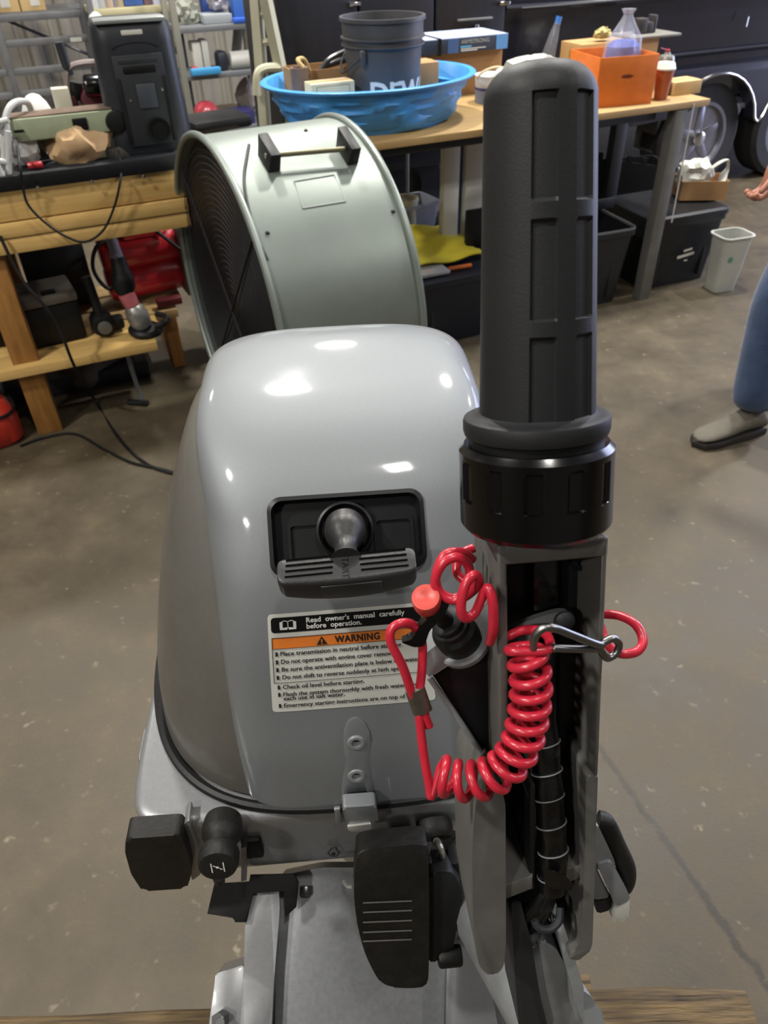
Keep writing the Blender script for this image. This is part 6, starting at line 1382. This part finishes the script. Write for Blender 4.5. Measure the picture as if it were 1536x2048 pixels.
# grey wheeled machine seen between speaker and fan
mv = VB + 1.0; A = at(440, 255, mv); mc = sthing('shop_vacuum', 'grey and tan shop vacuum with a black wheel behind the fan', 'shop vacuum', (A.x, mv, 0), R(10))
zt = at(440, 240, mv).z; SB(mc).box((0, 0, zt * .5 - .02), (.34, .26, zt - .10), bev=.05, seg=4).build('body', mat('vac_grey', '#4b4a46', .5), mc); SB(mc).box((-.03, -.10, zt - .08), (.20, .10, .09), bev=.02).build('panel', mat('vac_tan', '#a3937a', .6), mc)
SB(mc).cyl((.13, -.16, zt - .14), (.13, -.10, zt - .14), .085, seg=28, bev=.02).build('wheel', M_rubber, mc); SB(mc).cyl((.13, -.165, zt - .14), (.13, -.15, zt - .14), .045, seg=20, bev=.01).build('hub', mat('hub_blue', '#565a78', .4), mc)
SB(mc).box((-.02, 0, zt), (.28, .22, .05), bev=.02).build('lid', M_black, mc)
for k in range(3): SB(mc).box((.10 + .014 * k, -.135, zt - .045), (.008, .004, .035)).build('vent_slot', M_white, mc)
# ---- folded ladder leaning right of the racks
dv = 3.88; la = sthing('step_ladder', 'cream folded step ladder leaning against the black trailer', 'ladder', (at(535, 140, dv).x, dv, 0))
M_lad = mat('ladder_cream', '#b5b39c', .5, col2='#a3a18a', scale=5, mix=.2)
pt = lambda px, py, v: at(px, py, v)
def down(p, q):                                        # run the line p->q on to the floor
    d = q - p; k = -p.z / d.z; return p + d * k
for (p, q, w) in ((pt(512, 0, dv), pt(527, 200, dv), .030), (pt(532, 0, dv - .05), pt(560, 132, dv - .05), .030)):
    e = down(p, q); s_ = p + (p - q) * .6; MB(SF).tube([s_, e], w, 4).build('rail', M_lad, la)
for py in (30, 85, 140): MB(SF).tube([pt(515 + py * .07, py, dv), pt(536 + py * .2, py - 3, dv - .05)], .016, 6).build('rung', M_lad, la)
MB(SF).tube(catmull([pt(560, 135, dv - .06), pt(530, 137, dv - .06), pt(515, 150, dv - .06), pt(514, 190, dv - .06)], 6), .02, 8).build('spreader', M_lad, la)

# ================================================================== person at the right edge
def skin_mesh(name, verts, edges, radii, m, parent, root=0, sub=2):
    me = bpy.data.meshes.new(name); me.from_pydata([tuple(v) for v in verts], edges, []); o = bpy.data.objects.new(name, me); COL.objects.link(o)
    o.modifiers.new('skin', 'SKIN'); sk_ = me.skin_vertices[0].data
    for i, r in enumerate(radii): sk_[i].radius = (r, r) if not isinstance(r, tuple) else r
    for i in range(len(verts)): sk_[i].use_root = (i == root)
    sb = o.modifiers.new('sub', 'SUBSURF'); sb.levels = sub; sb.render_levels = sub
    dg = bpy.context.evaluated_depsgraph_get(); new = bpy.data.meshes.new_from_object(o.evaluated_get(dg)); bpy.data.objects.remove(o); bpy.data.meshes.remove(me)
    new.transform(WM[parent.name].inverted()); new.name = name; new.polygons.foreach_set('use_smooth', [True] * len(new.polygons)); new.materials.clear(); new.materials.append(m)
    ob = bpy.data.objects.new(name, new); COL.objects.link(ob); ob.parent = parent; WM[ob.name] = WM[parent.name]; return ob
PY = 2.42
def py_(px, py, Y): return onplane(px, py, Vector((0, Y, 0)), Vector((0, 1, 0)))
heel = onz(1512, 862, 0); toe = onz(1412, 886, 0); fdirp = (toe - heel).normalized()
ank = heel + fdirp * .06 + Vector((0, 0, .10)); knee = py_(1556, 600, ank.y + .06); hip = knee + Vector((.16, .10, .41)); hipc = hip + Vector((.03, .10, .03))
hip2 = hip + Vector((.04, .20, 0)); knee2 = hip2 + Vector((-.02, .05, -.42)); ank2 = knee2 + Vector((.26, .02, -.34)); ank2.z = .12
person = thing('person', 'walking person in blue jeans and grey work shoes, partly outside the right edge', 'person', Vector((hipc.x, hipc.y, 0)))
chest = hipc + Vector((-.02, .0, .42)); neck = chest + Vector((-.01, 0, .17)); head = neck + Vector((-.03, 0, .16))
sh_r, sh_l = chest + Vector((.0, -.19, .10)), chest + Vector((.0, .19, .10))
wr = py_(1562, 318, ank.y - .02); el_ = wr + Vector((.08, .04, .26)); wl_ = sh_l + Vector((.10, .06, -.52)); ell = sh_l + Vector((.08, .04, -.27))
hd_ = (wr - el_).normalized(); pal = wr + hd_ * .07
V_, E_, R_ = [], [], []
def add(p, r, par=None):
    V_.append(p); R_.append(r); i = len(V_) - 1
    if par is not None: E_.append((par, i))
    return i
M_skin = mat('skin', '#a97560', .5, col2='#9a6452', scale=14, mix=.3)
i0 = add(hipc + Vector((0, 0, .05)), .10); i1 = add(chest, .115, i0); i2 = add(neck, .055, i1); i3 = add(head, .085, i2); add(head + Vector((-.01, 0, .10)), .075, i3)
for s_, e_, w_ in ((sh_r, el_, wr), (sh_l, ell, wl_)):
    a = add(s_, .05, i1); b_ = add(e_, .040, a); c = add(w_, .028, b_); d0 = (w_ - e_).normalized(); side = d0.cross(Vector((0, 1, 0))).normalized(); lat = d0.cross(side).normalized()
    pm = add(w_ + d0 * .055, .034, c)
    for k, ln in enumerate((.075, .085, .08, .065)):
        f0 = add(w_ + d0 * .085 + lat * (.027 - .018 * k), .0105, pm); f1 = add(V_[f0] + d0 * ln * .36 - side * .020, .0100, f0); add(V_[f1] - d0 * .006 - side * .026, .0090, f1)
    t0 = add(w_ + d0 * .04 + lat * .034 - side * .01, .012, pm); t1 = add(V_[t0] + d0 * .035 + lat * .006 - side * .016, .0105, t0); add(V_[t1] + d0 * .025 - side * .010, .009, t1)
for h_, k_2, a_ in ((hip, knee, ank), (hip2, knee2, ank2)):
    a = add(h_, .075, i0); b_ = add(k_2, .055, a); add(a_, .036, b_)
skin_mesh('body', V_, E_, R_, M_skin, person)
jV = [hipc + Vector((0, 0, .16)), hipc, hip, (hip + knee) / 2, knee, (knee + ank) / 2, ank + Vector((.008, 0, -.005)), hip2, (hip2 + knee2) / 2, knee2, (knee2 + ank2) / 2, ank2 + Vector((0, 0, .02))]
skin_mesh('jeans', jV, [(0, 1), (1, 2), (2, 3), (3, 4), (4, 5), (5, 6), (1, 7), (7, 8), (8, 9), (9, 10), (10, 11)], [.135, .14, .100, .098, .090, .085, .088, .098, .09, .075, .065, .062], mat('denim', '#34496a', .85, col2='#22344f', scale=11, mix=.1, bump=.5, bscale=26, sheen=.2), person, 1)
skin_mesh('jacket', [hipc + Vector((0, 0, -.04)), hipc + Vector((0, 0, .22)), chest + Vector((0, 0, .05)), neck - Vector((0, 0, .04)), sh_r, el_, wr - hd_ * .012, sh_l, ell, wl_ + Vector((0, 0, .02))], [(0, 1), (1, 2), (2, 3), (2, 4), (4, 5), (5, 6), (2, 7), (7, 8), (8, 9)], [.175, .165, .160, .075, .075, .058, .044, .075, .058, .044], mat('jacket_grey', '#3f413c', .85, col2='#35372f', scale=9, mix=.2), person, 1)
for hl, dr_, nm in ((heel, fdirp, 'shoe'), (Vector((ank2.x + .05, ank2.y, .03)), Vector((-.93, 0, -.2)).normalized(), 'shoe')):
    d = Vector((dr_.x, dr_.y, 0)).normalized(); s_ = Vector((-d.y, d.x, 0)); fm = frame(Vector((hl.x, hl.y, max(hl.z, 0))), d, s_, Vector((0, 0, 1)))
    up_ = MB(fm); rings = []
    for x, w, h0, hh_ in ((-.012, .03, .022, .075), (.02, .038, .022, .115), (.07, .038, .022, .118), (.12, .041, .022, .088), (.18, .046, .022, .066), (.23, .045, .022, .058), (.262, .034, .024, .048), (.275, .014, .026, .038)):
        rings.append([(x, math.cos(a * math.pi / 10) * w, h0 + (hh_ - h0) * (.5 + .5 * math.sin(a * math.pi / 10)) if True else 0) for a in range(20)])
    sh_o = up_.ring_loft(rings).build(nm, mat('shoe_grey', '#6b665c', .8, col2='#565147', scale=12, mix=.2), person)
    so = MB(fm); so.prism([(x, y) for x, y in [(-.018, -.03), (.06, -.043), (.13, -.043), (.20, -.052), (.26, -.042), (.285, 0), (.26, .042), (.20, .052), (.13, .043), (.06, .043), (-.018, .03)]], 0, .024, bev=.004); so.build('sole', mat('sole_dark', '#211d1a', .8), sh_o)
hb = MB(); hb.sphere(head + Vector((.015, 0, .055)), .108, sc=(1, .86, 1.05)); hb.build('hair', mat('hair_brown', '#30251d', .8), person)
fc = MB(); fc.sphere(head + Vector((-.085, 0, .03)), .016, sc=(1.3, .7, 1.2)); fc.build('nose', M_skin, person)
for s_ in (-1, 1): fc = MB(); fc.sphere(head + Vector((-.080, s_ * .033, .058)), .011); fc.build('eye', M_wht, person); fc = MB(); fc.sphere(head + Vector((.0, s_ * .085, .035)), .022, sc=(1, .4, 1.5)); fc.build('ear', M_skin, person)
fc = MB(); fc.box(head + Vector((-.084, 0, -.012)), (.008, .045, .008), bev=.003); fc.build('mouth', mat('lips', '#7d4a40', .5), person)
